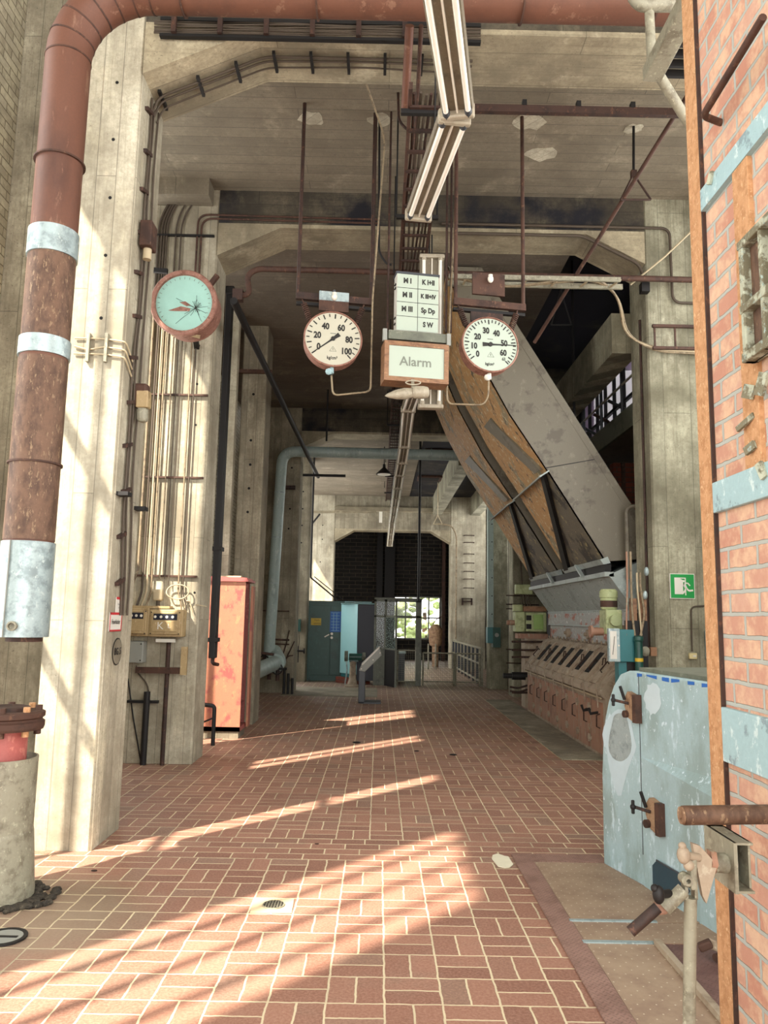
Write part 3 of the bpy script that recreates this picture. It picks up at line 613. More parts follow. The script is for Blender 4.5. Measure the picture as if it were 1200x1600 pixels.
for i, (py, xa, xb) in enumerate(((616, 232, 325), (745, 222, 318), (899, 210, 308))):
    a, c = zq(xa, py), zq(xb, py); MB().beam(V((a.x, Yc, a.z)), V((c.x, Yc, a.z)), .03, .022).one('mounting_rail', 'rust', ['top', 'middle', 'bottom'][i] + ' rusty mounting rail behind the conduits on second pillar', 'rail', 'conduit rails')
# conduits upper: from the ceiling hole curving down
for i, (xa, xb, xc_) in enumerate(((279, 262, 249), (283, 268, 254), (287, 275, 258), (291, 280, 262), (305, 290, 276), (318, 296, 284))):
    a, b1, b2, c = zq(xa, 282), zq(xa, 290), zq(xb if i < 4 else xc_ + 4, 320), zq(xc_, 420 if i else 440)
    c0 = V((zq(xc_, 345).x, Yc, zq(xc_, 345).z)); MB().tube(arc([a, b1, c0, V((c0.x, Yc, c.z - .25))], .16), .014 if i < 4 else .011, 7).one('conduit', 'cable', ['leftmost', 'second', 'third', 'fourth', 'fifth', 'rightmost'][i] + ' of the dark conduits curving from the ceiling above broken gauge', 'conduit', 'curved conduits')
a, c = zq(243, 367), zq(335, 369); MB().beam(a, c, .03, .025).one('mounting_rail', 'dark', 'dark rail across the curved conduits above broken gauge', 'rail')
for i, dz in enumerate((0, .05)):
    a = zq(310 + i * 6, 430); q = zq(310 + i * 6, 335 + i * 6); e_ = V((zq(590, 352).x, Yc, q.z - .02)); MB().tube(arc([V((q.x, Yc, a.z)), V((q.x, Yc, q.z)), e_], .14), .013, 7).one('conduit', 'rust', ['outer', 'inner'][i] + ' of two conduits bending along the sooty beam', 'conduit')
b = MB().box(zq(255, 285).x - .15, zq(322, 290).x + .1, 8.82, 9.09, 6.8, 7.02); b.one('ceiling_block', 'conc_ceil', 'small concrete block at ceiling where the conduits enter', 'block', kind='structure')
# right-hand conduit on the sooty beam
a = zq(690, 350); pts = [V((a.x, 9.05, zq(900, 355).z)), V((zq(1045, 357).x, 9.05, zq(900, 355).z)), V((zq(1050, 470).x, 9.05, zq(1050, 474).z)), V((4.1, 9.05, zq(1050, 474).z))]
cable(pts, .017, 'cable', 'dark conduit along beam then down the exit-sign pillar', 'conduit', 'conduit', None, .12)
pts = [V((.85, 9.0, 6.46)), V((2.45, 9.0, 6.46)), V((3.15, 9.0, 6.1)), V((3.2, 9.0, 5.9))]
cable(pts, .02, 'cable', 'dark pipe following the soffit haunch at right', 'conduit', 'conduit', None, .1)
# fuse boxes
def fusebox(x0, x1, z0, z1, lab, yf=8.9):
    t = T('fuse_box', lab, 'fuse box', ((x0 + x1) / 2, 9.0, z0), group='fuse boxes')
    MB().box(x0, x1, yf, 9.08, z0, z1).o('case', 'yellowbox', t, bevel=.012)
    w_ = x1 - x0; f = MB().box(x0 + .025, x1 - .025, yf - .02, yf, z0 + .025, z1 - .025).o('door', 'yellowbox', t, bevel=.01)
    MB().box(x0 + .06, x1 - .06, yf - .024, yf - .018, z1 - .12, z1 - .05).o('window', 'navy', f)
    for k in range(4): MB().cyl((x0 + .08 + k * w_ * .17, yf - .026, z1 - .085), (x0 + .08 + k * w_ * .17, yf - .022, z1 - .085), .016, n=10).o('fuse_cap', 'white', f)
    MB().box(x0 + .05, x1 - .05, yf - .03, yf - .02, z0 + .06, z1 - .13).o('name_plate', 'yellowbox', f, bevel=.004)
    for sx in (x0 + .035, x1 - .035):
        for sz in (z0 + .035, z1 - .035): MB().cyl((sx, yf - .028, sz), (sx, yf - .02, sz), .007, n=8).o('screw', 'dark', t)
    return t
p = zq(240, 952), zq(290, 995)
f1 = fusebox(p[0].x, p[1].x, p[1].z, p[0].z, 'yellow fuse box in sun, right of the pair')
a = zq(262, 978); m = a + V((0, -.155, 0))
MB().text('K', .12, (a.x - .03, 8.868, a.z), (1, 0, 0), (0, 0, 1), .003).text('L', .07, (a.x + .07, 8.868, a.z), (1, 0, 0), (0, 0, 1), .003).o('chalk_mark', 'signwhite', f1)
p = zq(196, 950), zq(238, 994); f2 = fusebox(p[0].x, p[1].x, p[1].z, p[0].z, 'yellow fuse box half behind the nearest pillar')
MB().text('4', .12, (zq(207, 980).x, 8.868, zq(207, 980).z), (1, 0, 0), (0, 0, 1), .003).o('chalk_mark', 'signwhite', f2)
MB().box(zq(205, 950).x, zq(270, 950).x, 8.92, 9.08, p[0].z, p[0].z + .03).one('terminal_rail', 'yellowbox', 'beige rail along the top of the fuse boxes', 'rail')
p = zq(200, 1001), zq(228, 1035); t = T('switch_box', 'plain grey box under the left fuse box', 'box', (p[0].x + .1, 9, p[1].z)); MB().box(p[0].x, p[1].x, 8.93, 9.08, p[1].z, p[0].z).o('case', 'greypaint', t, bevel=.01)
for z in (p[1].z + .03, p[0].z - .03): MB().cyl((p[1].x - .025, 8.92, z), (p[1].x - .025, 8.935, z), .008, n=8).o('screw', 'dark', t)
MB().box(zq(248, 1000).x, zq(277, 1000).x, 8.95, 9.0, zq(255, 1003).z, zq(255, 999).z + .01).one('paper_slip', 'signwhite', 'white strip stuck under the sunlit fuse box', 'strip')
t = T('fuse_box_bracket', 'angle iron bracket below the fuse boxes', 'bracket', (-2.4, 9.0, .9))
a = zq(215, 1048); c = zq(285, 1048); MB().box(a.x, c.x, 8.98, 9.02, c.z - .03, c.z + .04).o('cross_arm', 'rust', t); MB().box(c.x, c.x + .07, 8.96, 9.0, c.z - .04, zq(290, 1017).z + .05).o('upright', 'yellowbox', t)
p = zq(249, 930); t = T('socket_box', 'small round-edged beige junction box above the fuse boxes', 'junction box', (p.x, 9.04, p.z - .08)); MB().cbox((p.x, 9.03, p.z), (.11, .08, .13)).o('case', 'cablelight', t, bevel=.02); MB().cyl((p.x, 9.03, p.z - .06), (p.x, 9.03, p.z - .14), .022).o('gland', 'cable', t)
p = zq(279, 925); MB().tube([(p.x + .13 * math.cos(a), 9.03 + .01 * math.sin(3 * a), p.z + .085 * math.sin(a)) for a in [2 * PI * k / 28 for k in range(29)]], .008, 6).one('cable_coil', 'cablelight', 'loose coil of cable above the sunlit fuse box', 'cable')
MB().tube(arc([zq(289, 950), zq(291, 938), zq(296, 940), zq(302, 957)], .03), .008, 6).one('cable', 'cablelight', 'short bent cable right of the coil', 'cable')
MB().tube([zq(305, 945), zq(315, 946), zq(323, 948)], .006, 6).one('wire', 'cablelight', 'loose wire end on the pillar edge', 'wire')
p = zq(262, 1070); MB().cyl((p.x, 9.02, 0), (p.x, 9.02, zq(262, 1000).z), .025).one('conduit', 'darkrust', 'dark pipe from floor to the sunlit fuse box', 'conduit')
p = zq(231, 1100); MB().cyl((p.x, 9.02, 0), (p.x, 9.02, zq(231, 1080).z), .035).one('conduit', 'dark', 'black pipe stub under the grey box', 'conduit')
MB().tube(arc([zq(213, 1040), zq(214, 1050), zq(230, 1068), zq(233, 1085)], .06), .008, 6).one('cable', 'cable', 'thin cable hanging from the grey box', 'cable')
MB().tube([zq(200, 1060), zq(208, 1120), zq(220, 1190)], .008, 6).one('cable', 'dark', 'slack black cable behind the nearest pillar base', 'cable')
MB().box(zq(200, 1096).x, zq(248, 1096).x, 9.03, 9.09, zq(220, 1098).z, zq(220, 1094).z).one('pipe_bracket', 'dark', 'dark bracket rail across the black pipe stub', 'bracket')
# black drain pipe right of the second pillar
x = -2.05; z1_, z0_ = P(362, 450, Y=9.5).z, P(335, 1030, Y=9.5).z
t = T('drainpipe', 'black square drainpipe right of the second pillar', 'pipe', (x, 9.8, z0_)); MB().box(x - .05, x + .03, 9.66, 9.82, z0_, z1_).o('pipe', 'dark', t, bevel=.01)
MB().cbox((x, 9.74, z1_ + .04), (.12, .2, .12)).o('inlet', 'dark', t, bevel=.02); MB().tube(arc([(x, 9.72, z0_ + .02), (x, 9.66, z0_ - .06), (x + .09, 9.6, z0_ - .07)], .05), .022, 8).o('outlet', 'darkrust', t)
for z in (2.5, z0_ + .2): MB().box(x - .08, x + .05, 9.64, 9.84, z, z + .05).o('clamp', 'dark', t)

# broken round gauge
c = V((-2.18, 7.95, 5.04)); t = T('round_gauge', 'round gauge in pink rusty drum with cracked mint glass', 'gauge', c + V((0, .2, -.36)))
d = V((-.02, -1, -.06)).normalized()
t = bpy.data.objects[t.name]
r = .365
MB().lathe(c - d * .34, d, [(.03, 0), (r * .9, .0), (r * .93, .02), (r * .93, .27), (r, .29), (r, .345), (r * .97, .36), (r * .86, .36), (r * .84, .33)], 40, cap=False).o('drum_case', 'pinkrust', t)
MB().cyl(c - d * .03, c - d * .01, r * .845, n=40).o('cracked_glass', 'mint', t)
e1 = d.cross(V((0, 0, 1))).normalized() * -1; e2 = e1.cross(d) * -1
if e2.z < 0: e2 = -e2
if e1.x < 0: e1 = -e1
def face(u, v, o=0.004): return c - d * .01 + e1 * (u * r * .84) + e2 * (v * r * .84) + d * o
b = MB()
for k in range(26):
    a = R_.uniform(-PI, PI); L = R_.uniform(.25, .95) * (1.2 if a < -1.6 or a > 2.6 else .5); p0 = (.42, -.18); pts = [face(p0[0] + math.cos(a + R_.uniform(-.06, .06)) * L * q, p0[1] + math.sin(a) * L * q) for q in (0, .3, .65, 1)]
    pts = [q_ for q_ in pts if (q_ - c).length < r * .85]
    if len(pts) > 1: b.tube(pts, .0018, 4)
b.o('glass_cracks', 'ink', t)
MB().prism([face(-.55, -.28), face(-.1, -.12), face(.25, -.2), (face(.2, -.3)), face(-.3, -.3)], d * .001).prism([face(-.15, .02), face(.05, .06), face(.25, -.08), face(.1, -.12)], d * .001).o('exposed_pointer', 'pinkrust', t)
b = MB()
for k in range(25):
    a = math.radians(225 - k * 270 / 24); q = [face(rr * math.cos(a), rr * math.sin(a)) for rr in (.86, .94)]; b.beam(q[0], q[1], .004, .002, d)
b.o('scale_marks', 'faint', t)
MB().cbox(c - d * .17 + V((.0, -.02, -.325)), (.3, .22, .012), rz=.25, rx=.2).o('side_plate', 'yellowbox', t)
MB().beam(c - d * .2 + V((.22, 0, .28)), c - d * .2 + V((.3, 0, .4)), .05, .05).o('lug', 'rust', t)
MB().beam(P(226, 421, Y=8.0), P(262, 424, Y=8.0), .04, .05).o('mounting_arm', 'dark', t)
MB().beam((-2.3, 9.09, 4.95), c - d * .3, .06, .06).o('mounting_arm', 'dark', t)

# red cabinet
x0, x1, y0_, y1_ = -2.42, -1.90, 10.96, 11.5
t = T('tool_cabinet', 'tall faded red cabinet with peeling paint and open side', 'cabinet', ((x0 + x1) / 2, 11.2, 0))
MB().box(x0, x1, y0_, y0_ + .02, .1, 2.17).o('end_panel', 'redcab', t); MB().box(x0, x1 - .03, y1_ - .02, y1_, .1, 2.17).o('back_panel', 'redpaint', t)
MB().box(x0, x0 + .02, y0_, y1_, .1, 2.17).o('side_panel', 'redpaint', t)
MB().box(x0, x1, y0_, y1_, .1, .16).o('floor_panel', 'redpaint', t); MB().box(x0 + .02, x1 - .1, y0_ + .02, y1_ - .02, .16, 2.17).o('inner_shade_block', 'hole', t)  # near-black block stands in for the shaded inside
MB().prism([(x0 - .04, y0_ - .04, 2.17), (x1 + .04, y0_ - .04, 2.17), (x1 + .04, y1_ + .04, 2.17), (x0 - .04, y1_ + .04, 2.17)], (0, 0, .035)).prism([(x0 - .02, y0_ - .02, 2.2), (x1 + .02, y0_ - .02, 2.2), (x1 + .02, y0_ - .02, 2.225), (x0 - .02, y0_ - .02, 2.24)], (0, .5, 0)).o('roof', 'redpaint', t)
MB().box(x0 + .02, x1 - .02, y0_ + .02, y1_ - .02, 0, .1).o('plinth', 'conc_far', t)
MB().box(x1 + .02, x1 + .05, y1_ - .17, y1_, .12, 2.12).o('door', 'redcab', t)
MB().beam((x0 + .1, 11.1, 2.245), (x1 - .08, 11.05, 2.245), .04, .02).one('wooden_lath', 'cablelight', 'pale lath lying on the red cabinet roof', 'lath')
t = T('handrail_stub', 'bent dark steel rail before the red cabinet', 'rail', (-2.3, 10.4, 0))
a = P(333, 1103, Y=10.4); MB().tube(arc([(a.x - .35, 10.5, a.z + .02), (a.x + .02, 10.4, a.z), (a.x + .02, 10.4, 0)], .05), .028, 8).o('rail', 'dark', t)
MB().beam((a.x - .2, 10.5, a.z - .25), (a.x + .02, 10.4, a.z - .15), .02, .02).o('brace', 'dark', t)

# valves and low pipes behind the red cabinet
t = T('elbow_pipe', 'large low pipe elbow beside the red cabinet', 'pipe', (-2.2, 14.5, 0))
MB().tube(arc([(-2.25, 13.6, .0), (-2.25, 13.6, .68), (-2.15, 16.4, .72)], .3), .15, 20).o('pipe', 'duct', t); MB().cyl((-2.25, 13.6, .28), (-2.25, 13.6, .42), .155, n=20).o('red_band', 'redpaint', t)
MB().tube(arc([(-2.15, 16.3, .72), (-2.15, 16.7, .72), (-2.3, 17.0, .9)], .2), .2, 20).o('far_end', 'duct', t)
for i, (px, py, lab) in enumerate(((412, 1033, 'upper'), (433, 1045, 'right'), (420, 1043, 'left'))):
    p = P(px, py, Y=16.2); t = T('valve', 'small black handwheel valve, ' + lab + ' one behind the red cabinet', 'valve', p, group='handwheel valves')
    MB().tube([p + V((.11 * math.cos(a), 0 if i else .11 * math.sin(a) * .3, .11 * math.sin(a))) for a in [2 * PI * k / 20 for k in range(21)]], .014, 6).o('handwheel', 'dark', t)
    MB().cyl(p + V((-.18, .02, 0)), p + V((.2, .02, 0)), .022).o('spindle', 'dark', t); MB().beam(p + V((0, 0, -.11)), p + V((0, 0, .11)), .015, .015).o('spoke', 'dark', t); MB().cyl(p + V((0, .1, -.25)), p + V((0, .1, .12)), .04).o('body', 'darkrust', t)
for i, (pts, r) in enumerate(([(402, 1028), (425, 1031)], .03) if 0 else []): pass
a, c = P(400, 1019, Y=15.5), P(428, 1023, Y=15.5); t = T('lever_pipe', 'horizontal pipe with pale end above the low valves', 'pipe', c); MB().cyl(a, c, .028).o('pipe', 'darkrust', t); MB().ball(a, .05).o('end_cap', 'cablelight', t)
for i, (xa, ya, xb, yb) in enumerate(((437, 1050, 460, 1002), (437, 1040, 452, 985), (440, 1034, 458, 1024))):
    MB().tube([P(xa, ya, Y=17.4), P((xa + xb) / 2 + 2, (ya + yb) / 2 - 4, Y=17.4), P(xb, yb, Y=17.4)], .014, 6).one('thin_pipe', 'darkrust', 'thin bent pipe on the duct pillar, ' + ['lowest', 'steepest', 'flattest'][i], 'pipe', 'thin pipes on the duct pillar')
for i, (py, r) in enumerate(((954, .012), (999, .02), (1006, .014))):
    a, c = P(405 if i == 0 else 430, py, Y=17.42), P(452, py + 1, Y=17.42); MB().cyl(a, c, r).one('wall_pipe', 'rust', 'short horizontal pipe on the duct pillar, ' + ['top', 'middle', 'bottom'][i], 'pipe', 'pipes on the duct pillar')
for k in range(3):
    x = -2.05 + k * .09; MB().cyl((x, 17.2, 0), (x, 17.2, .55 - k * .1), .03).one('floor_pipe', 'dark', 'dark pipe stub rising beside the duct pillar, number from left: ' + ['first', 'second', 'third'][k], 'pipe', 'floor pipe stubs')
# lagged duct
t = T('lagged_duct', 'pale lagged duct going up then across under the black beam', 'duct', (-2.4, 16.8, .8))
a = P(428, 1030, Y=16.8); b_ = P(437, 705, Y=16.8); c = P(740, 708, Y=16.8); zt = b_.z
MB().tube(arc([(-2.36, 16.8, a.z - .15), (-2.22, 16.8, zt), (c.x + .3, 16.8, zt - .02)], .32, 8), .12, 20).o('duct_run', 'duct', t)
for z in (1.5, 2.4, 3.4, 4.4): x = -2.36 + .14 * (z - .8) / 4.5; MB().cyl((x, 16.8, z - .01), (x, 16.8, z + .01), .123, n=20).o('seam', 'galv', t)
for x in (-1.2, 0, 1.1): MB().cyl((x - .01, 16.8, zt), (x + .01, 16.8, zt), .123, n=20).o('seam', 'galv', t)
a = P(460, 762, Y=17.45); MB().cyl(a + V((-.35, 0, 0)), a + V((.02, 0, 0)), .05).one('pipe_stub', 'darkrust', 'dark stub pipe joining the duct to its pillar', 'pipe')
# diagonal dark pipe on left
a, c = P(365, 470, X=-1.78), P(497, 745, X=-1.6)
MB().cyl(a, c, .045).one('diagonal_pipe', 'dark', 'long dark pipe slanting away below the brown ceiling', 'pipe')
for i, (xa, xb, py, Y) in enumerate(((372, 425, 580, 12.35), (457, 540, 742, 18.05))):
    a, c = P(xa, py, Y=Y), P(xb, py, Y=Y); MB().beam(a, V((c.x, Y, a.z)), .05, .06).one('wall_bar', 'rust' if i == 0 else 'dark', ['rusty support arm above the red cabinet', 'dark bar above the bright far ceiling'][i], 'bar')
# rusty cross pipe with the S bend
p = [P(372, 462, Y=8.9), P(390, 460, Y=8.9), P(386, 430, Y=8.9), P(402, 420, Y=8.9), P(600, 425, Y=8.9), P(1110, 438, Y=8.9)]
t = T('cross_pipe', 'long rusty pipe across the hall with S-bend at left', 'pipe', p[3]); MB().tube(arc(p, .13, 6), .036, 12).o('pipe', 'rust', t); MB().cbox(p[0], (.12, .1, .14)).o('flange', 'darkrust', t)
a = P(660, 437, Y=8.8)
p = P(740, 143, Y=6.5); q = P(1088, 152, Y=6.5)
t = T('cross_pipe', 'rusty pipe with small clips behind the front beam', 'pipe', p); MB().beam(V((.75, 6.5, 6.36)), V((3.4, 6.5, 6.36)), .05, .07).o('pipe', 'darkrust', t)
for x in (1.25, 1.75, 2.25): MB().cbox((x, 6.5, 6.42), (.04, .05, .06)).o('clip', 'dark', t)
# ================================================================== HANGING THINGS
# cable ladder under the ceiling
t = T('cable_ladder', 'long rusty cable ladder running down the hall under the ceiling', 'cable ladder', (.32, 5.6, 5.8))
for x in (.17, .46): MB().box(x - .015, x + .015, 5.5, 27, 5.80, 5.86).o('rail', 'rust', t)
b = MB()
for k in range(70): MB().box(.17, .46, 5.7 + k * .3, 5.735 + k * .3, 5.79, 5.81).o('rung', 'darkrust', t)
for k in range(6):
    MB().tube([(.2 + k * .045 + .012 * math.sin(q * 1.7 + k), 5.6 + q * .71, 5.84 + .01 * math.sin(q + k * 2)) for q in range(31)], .012, 6).o('cable', 'cable' if k % 3 else 'darkrust', t)
for y in (5.75, 7.4, 8.9, 11, 13.5, 16, 19, 22, 25): MB().box(.1, .53, y - .02, y + .02, 5.76, 5.8).o('crossbar', 'dark', t); 
for y in (7.4, 8.7, 12, 16, 20, 24): 
    for x in (.1, .52): MB().cyl((x, y, 5.78), (x, y, 7.02 if y < 9 else 6.53 if y < 18 else 5.98), .01, n=6).o('hanger_rod', 'dark', t)
# rusty pipes going up beside the lamp row
for px0, py0, px1, py1, r, lab in ((640, 40, 633, 168, .035, 'thick rusty pipe end hanging left of the lamps'), (658, 40, 645, 300, .018, 'thin rusty pipe right of the thick one beside lamps')):
    a = P(px0, py0, Z=6.3); c = P(px1, py1, Z=6.0); MB().cyl(a, c, r, n=12).one('pipe', 'rustpipe' if r > .03 else 'rust', lab, 'pipe')
p = P(660, 208, Y=7.2); t = T('junction_box', 'small round junction box with curved conduit beside lamp row', 'junction box', p)
MB().cyl(p, p + V((0, .06, .0)), .045, n=16).o('case', 'steelgrey', t); MB().tube(arc([P(622, 135, Y=7.2), P(623, 190, Y=7.2), P(640, 206, Y=7.2), p], .15), .014, 7).o('conduit', 'darkrust', t)

# fluorescent lamps
def lamp(A, B, wd=.22, label='', hm='cap', eul=None):
    A = V(A); B = V(B); L = (B - A).length; d = (B - A).normalized()
    q = d.to_track_quat('Y', 'Z'); m = eul or q.to_euler()
    t = T('fluorescent_lamp', label, 'lamp', (A + B) / 2, group='fluorescent lamps', local=True, rot=m)
    h = L / 2; s = wd / .22
    MB().prism([(-.095 * s, -h, .0), (-.105 * s, -h, .03), (-.05 * s, -h, .075), (.05 * s, -h, .075), (.105 * s, -h, .03), (.095 * s, -h, 0)], (0, 2 * h, 0)).o('reflector', 'fixture', t)
    MB().box(-.006, .006, -h, h, -.022, .001).o('centre_strip', 'white', t)
    for x in (-.07 * s, .07 * s):
        MB().cyl((x, -h + .03, -.026), (x, h - .03, -.026), .018, n=12).o('tube', 'tubeglass', t)
        MB().cyl((x, h - .055, -.022), (x, h, -.022), .024, n=12).o('lamp_holder', hm, t); MB().cyl((x, -h, -.022), (x, -h + .05, -.022), .024, n=12).o('lamp_holder', hm, t)
    for y in (-h, h): MB().box(-.108 * s, .108 * s, y - .022, y + .022, -.045, .05).o('end_cap', 'cap', t, bevel=.012)
    if eul: MB().cyl((0, -h, .04), (0, -h - (5.78 - max(A.z, B.z)), .04), .008, n=6).o('hanger', 'dark', t)
    else: MB().cyl((0, 0, .07), (0, 0, (5.77 if A.y < 8 else 6.54 if A.y < 16 else 6.0) - (A.z + B.z) / 2), .006, n=6).o('hanger', 'dark', t)
    return t
z = 4.9
lamp((.19, 3.2, z), (.44, 4.5, z), label='nearest fluorescent lamp, crossing in front of the big pipe', hm='dkgrey')
lamp((.425, 4.56, z), (.255, 5.78, z), label='second fluorescent lamp, slanting left above the gauges', hm='dkgrey')
a = P(675, 402, Y=7.72); c = P(678, 636, Y=7.72)
lamp(a, V((a.x, a.y, c.z)), .27, 'fluorescent lamp hanging upright behind the signal board', eul=(-PI / 2, 0, 0))
pts = [(652, 600, 9.5), (638, 640, 10.9), (632, 697, 13.1), (628, 722, 14.3), (624, 742, 15.4), (621, 762, 16.5), (619, 777, 17.8), (617, 791, 19), (615, 804, 20.2), (613, 815, 21.4), (612, 825, 22.6), (611, 834, 23.8), (610, 843, 25), (609, 852, 26.3)]
names = ['just below the horn', 'second below the horn', 'third below the horn', 'fourth below the horn', 'fifth below the horn', 'sixth below the horn', 'seventh below the horn', 'eighth below the horn', 'ninth below the horn', 'tenth below the horn', 'third from the far end', 'second from the far end', 'at the far end of the row']
for i in range(len(pts) - 1):
    A = P(pts[i][0], pts[i][1], Y=pts[i][2] + .05); B = P(pts[i + 1][0], pts[i + 1][1], Y=pts[i + 1][2] - .05); lamp(A, B, label='fluorescent lamp of the receding row, ' + names[i])
p = P(600, 740, Y=19); t = T('pendant_lamp', 'dark dish pendant lamp left of the lamp row', 'lamp', p)
MB().lathe(p, (0, 0, 1), [(.2, -.02), (.21, -.02), (.1, .09), (.04, .15), (.035, .24)]).o('shade', 'dark', t); MB().cyl(p + V((0, 0, -.03)), p + V((0, 0, -.015)), .17).o('lamp_glass', 'white', t); MB().cyl(p + V((0, 0, .2)), V((p.x, p.y, 5.98)), .012).o('stem', 'dark', t)
a = P(655, 740, Y=18.3); MB().cyl((.93, 18.3, 2.1), (.93, 18.3, 6.0), .03).one('support_rod', 'dark', 'thin vertical rod from far ceiling down to the booth', 'rod')

# pressure gauges on hanging frames
ry = .17
def G(cx, cy, cz): return V((cx, cy, cz))
def spring(b, a, c, r=.028, n=9):
    a = V(a); c = V(c); d = (c - a).normalized(); e1 = d.cross(V((0, 1, 0))).normalized(); e2 = d.cross(e1); m = n * 10
    return b.tube([a + (c - a) * k / m + (e1 * math.cos(2 * PI * k / 10) + e2 * math.sin(2 * PI * k / 10)) * r for k in range(m + 1)], .006, 5)
def gauge(c, lab, face_mat, case_mat, lo, hi, step_, major, a0, a1, nums, val, R=.287, tube=None, valve='galv'):
    t = T('pressure_gauge', lab, 'gauge', c, rz=ry, local=True)
    t.rotation_euler = (math.radians(-4), 0, ry)
    MB().lathe((0, .0, 0), (0, -1, 0), [(.04, -.13), (R * .97, -.13), (R * 1.0, -.11), (R * 1.0, .0), (R * 1.03, .01), (R * 1.03, .03), (R * .985, .038), (R * .97, .018)], 48, cap=False).o('case', case_mat, t)
    f = MB().cyl((0, -.016, 0), (0, -.024, 0), R * .985, n=48).o('dial', face_mat, t)
    b = MB(); n = int(round((hi - lo) / step_)) if step_ else 0
    for k in range(n + 1):
        v = lo + k * step_
        if v > hi + 1e-6: break
        a = math.radians(a0 + (a1 - a0) * (v - lo) / (hi - lo)); mj = abs(v / major - round(v / major)) < 1e-6
        r0 = R * (.76 if mj else .82); b.beam((r0 * math.cos(a), -.026, r0 * math.sin(a)), (R * .93 * math.cos(a), -.026, R * .93 * math.sin(a)), .0125 if mj else .010, .002, (0, 1, 0))
    if hi == 63:
        a = math.radians(a1 - 1); b.beam((R * .78 * math.cos(a), -.026, R * .78 * math.sin(a)), (R * .93 * math.cos(a), -.026, R * .93 * math.sin(a)), .012, .002, (0, 1, 0))
    b.o('scale_marks', 'ink', f)
    for s_, x, z_, sz in nums: MB().text(s_, sz * R, (x * R, -.025, z_ * R), (1, 0, 0), (0, 0, 1), .002, bold=.004 if sz > .2 else .0012, sx=.8).o('numeral' if s_[0] != 'k' else 'unit_lettering', 'ink', f)
    b = MB().beam((-.12 * R, -.026, -.46 * R), (.12 * R, -.026, -.46 * R), .003, .001, (0, 1, 0)).beam((-.12 * R, -.026, -.46 * R), (0, -.026, -.28 * R), .003, .001, (0, 1, 0)).beam((.12 * R, -.026, -.46 * R), (0, -.026, -.28 * R), .003, .001, (0, 1, 0)).beam((-.1 * R, -.026, .2 * R), (.1 * R, -.026, .2 * R), .008, .001, (0, 1, 0)).beam((0, -.026, -.42 * R), (0, -.026, -.34 * R), .006, .001, (0, 1, 0)); b.o('maker_mark', 'faint', f)
    a = math.radians(a0 + (a1 - a0) * (val - lo) / (hi - lo)); d = V((math.cos(a), 0, math.sin(a))); q = V((-d.z, 0, d.x)); o = V((0, -.032, 0))
    MB().prism([o + d * R * .94 + q * .003, o + d * R * .94 - q * .003, o + d * R * .15 - q * .008, o - d * R * .28 - q * .022, o - d * R * .28 + q * .022, o + d * R * .15 + q * .008], (0, .004, 0)).cyl((0, -.04, 0), (0, -.026, 0), .022, n=16).o('pointer', 'ink', t)
    for sx in (-1, 1):
        p0 = (sx * .235, .02, .205); p1 = (sx * .30, .02, .38)
        b = MB(); spring(b, p0, p1) if sx else None; b.cyl(V(p0), (sx * .19, .02, .16), .012).cyl(V(p1), (sx * .32, .03, .44), .008); b.o('suspension_spring', 'rust', t)
    MB().cyl((-.0, .03, -R), (0, .03, -R - .06), .02).lathe((-.035, .0, -R - .06), (0, -1, 0), [(.0, 0), (.03, 0), (.035, .015), (.03, .03), (.01, .045)], 8).o('valve', valve, t)
    return t
n1 = [('0', -.5, -.33, .32), ('20', -.55, .09, .32), ('40', -.27, .44, .32), ('60', .28, .42, .32), ('80', .56, 0, .32), ('100', .47, -.44, .32), ('kg/cm²', -.02, -.71, .17)]
n2 = [('0', -.47, -.39, .3), ('10', -.6, -.1, .3), ('20', -.46, .25, .3), ('30', -.15, .5, .3), ('40', .23, .43, .3), ('50', .5, .08, .3), ('60', .46, -.28, .3), ('63', .47, -.51, .16), ('kg/cm²', -.04, -.73, .15)]
g1 = P(520, 531, Y=7.4); g2 = P(765, 540, Y=7.4)
gauge(g1, 'pressure gauge reading zero of one hundred, left of the alarm box', 'dial', 'pinkrust', 0, 100, 5, 10, 219, -48, n1, 0, valve='paleblue')
gauge(g2, 'pressure gauge with pointer just past fifty, right of the alarm box', 'dialgreen', 'pinkrust', 0, 63, 2, 10, 219, -46, n2, 51.5, valve='signwhite')
def rotp(c, x, y, z): return c + V((x * math.cos(ry) - y * math.sin(ry), x * math.sin(ry) + y * math.cos(ry), z))
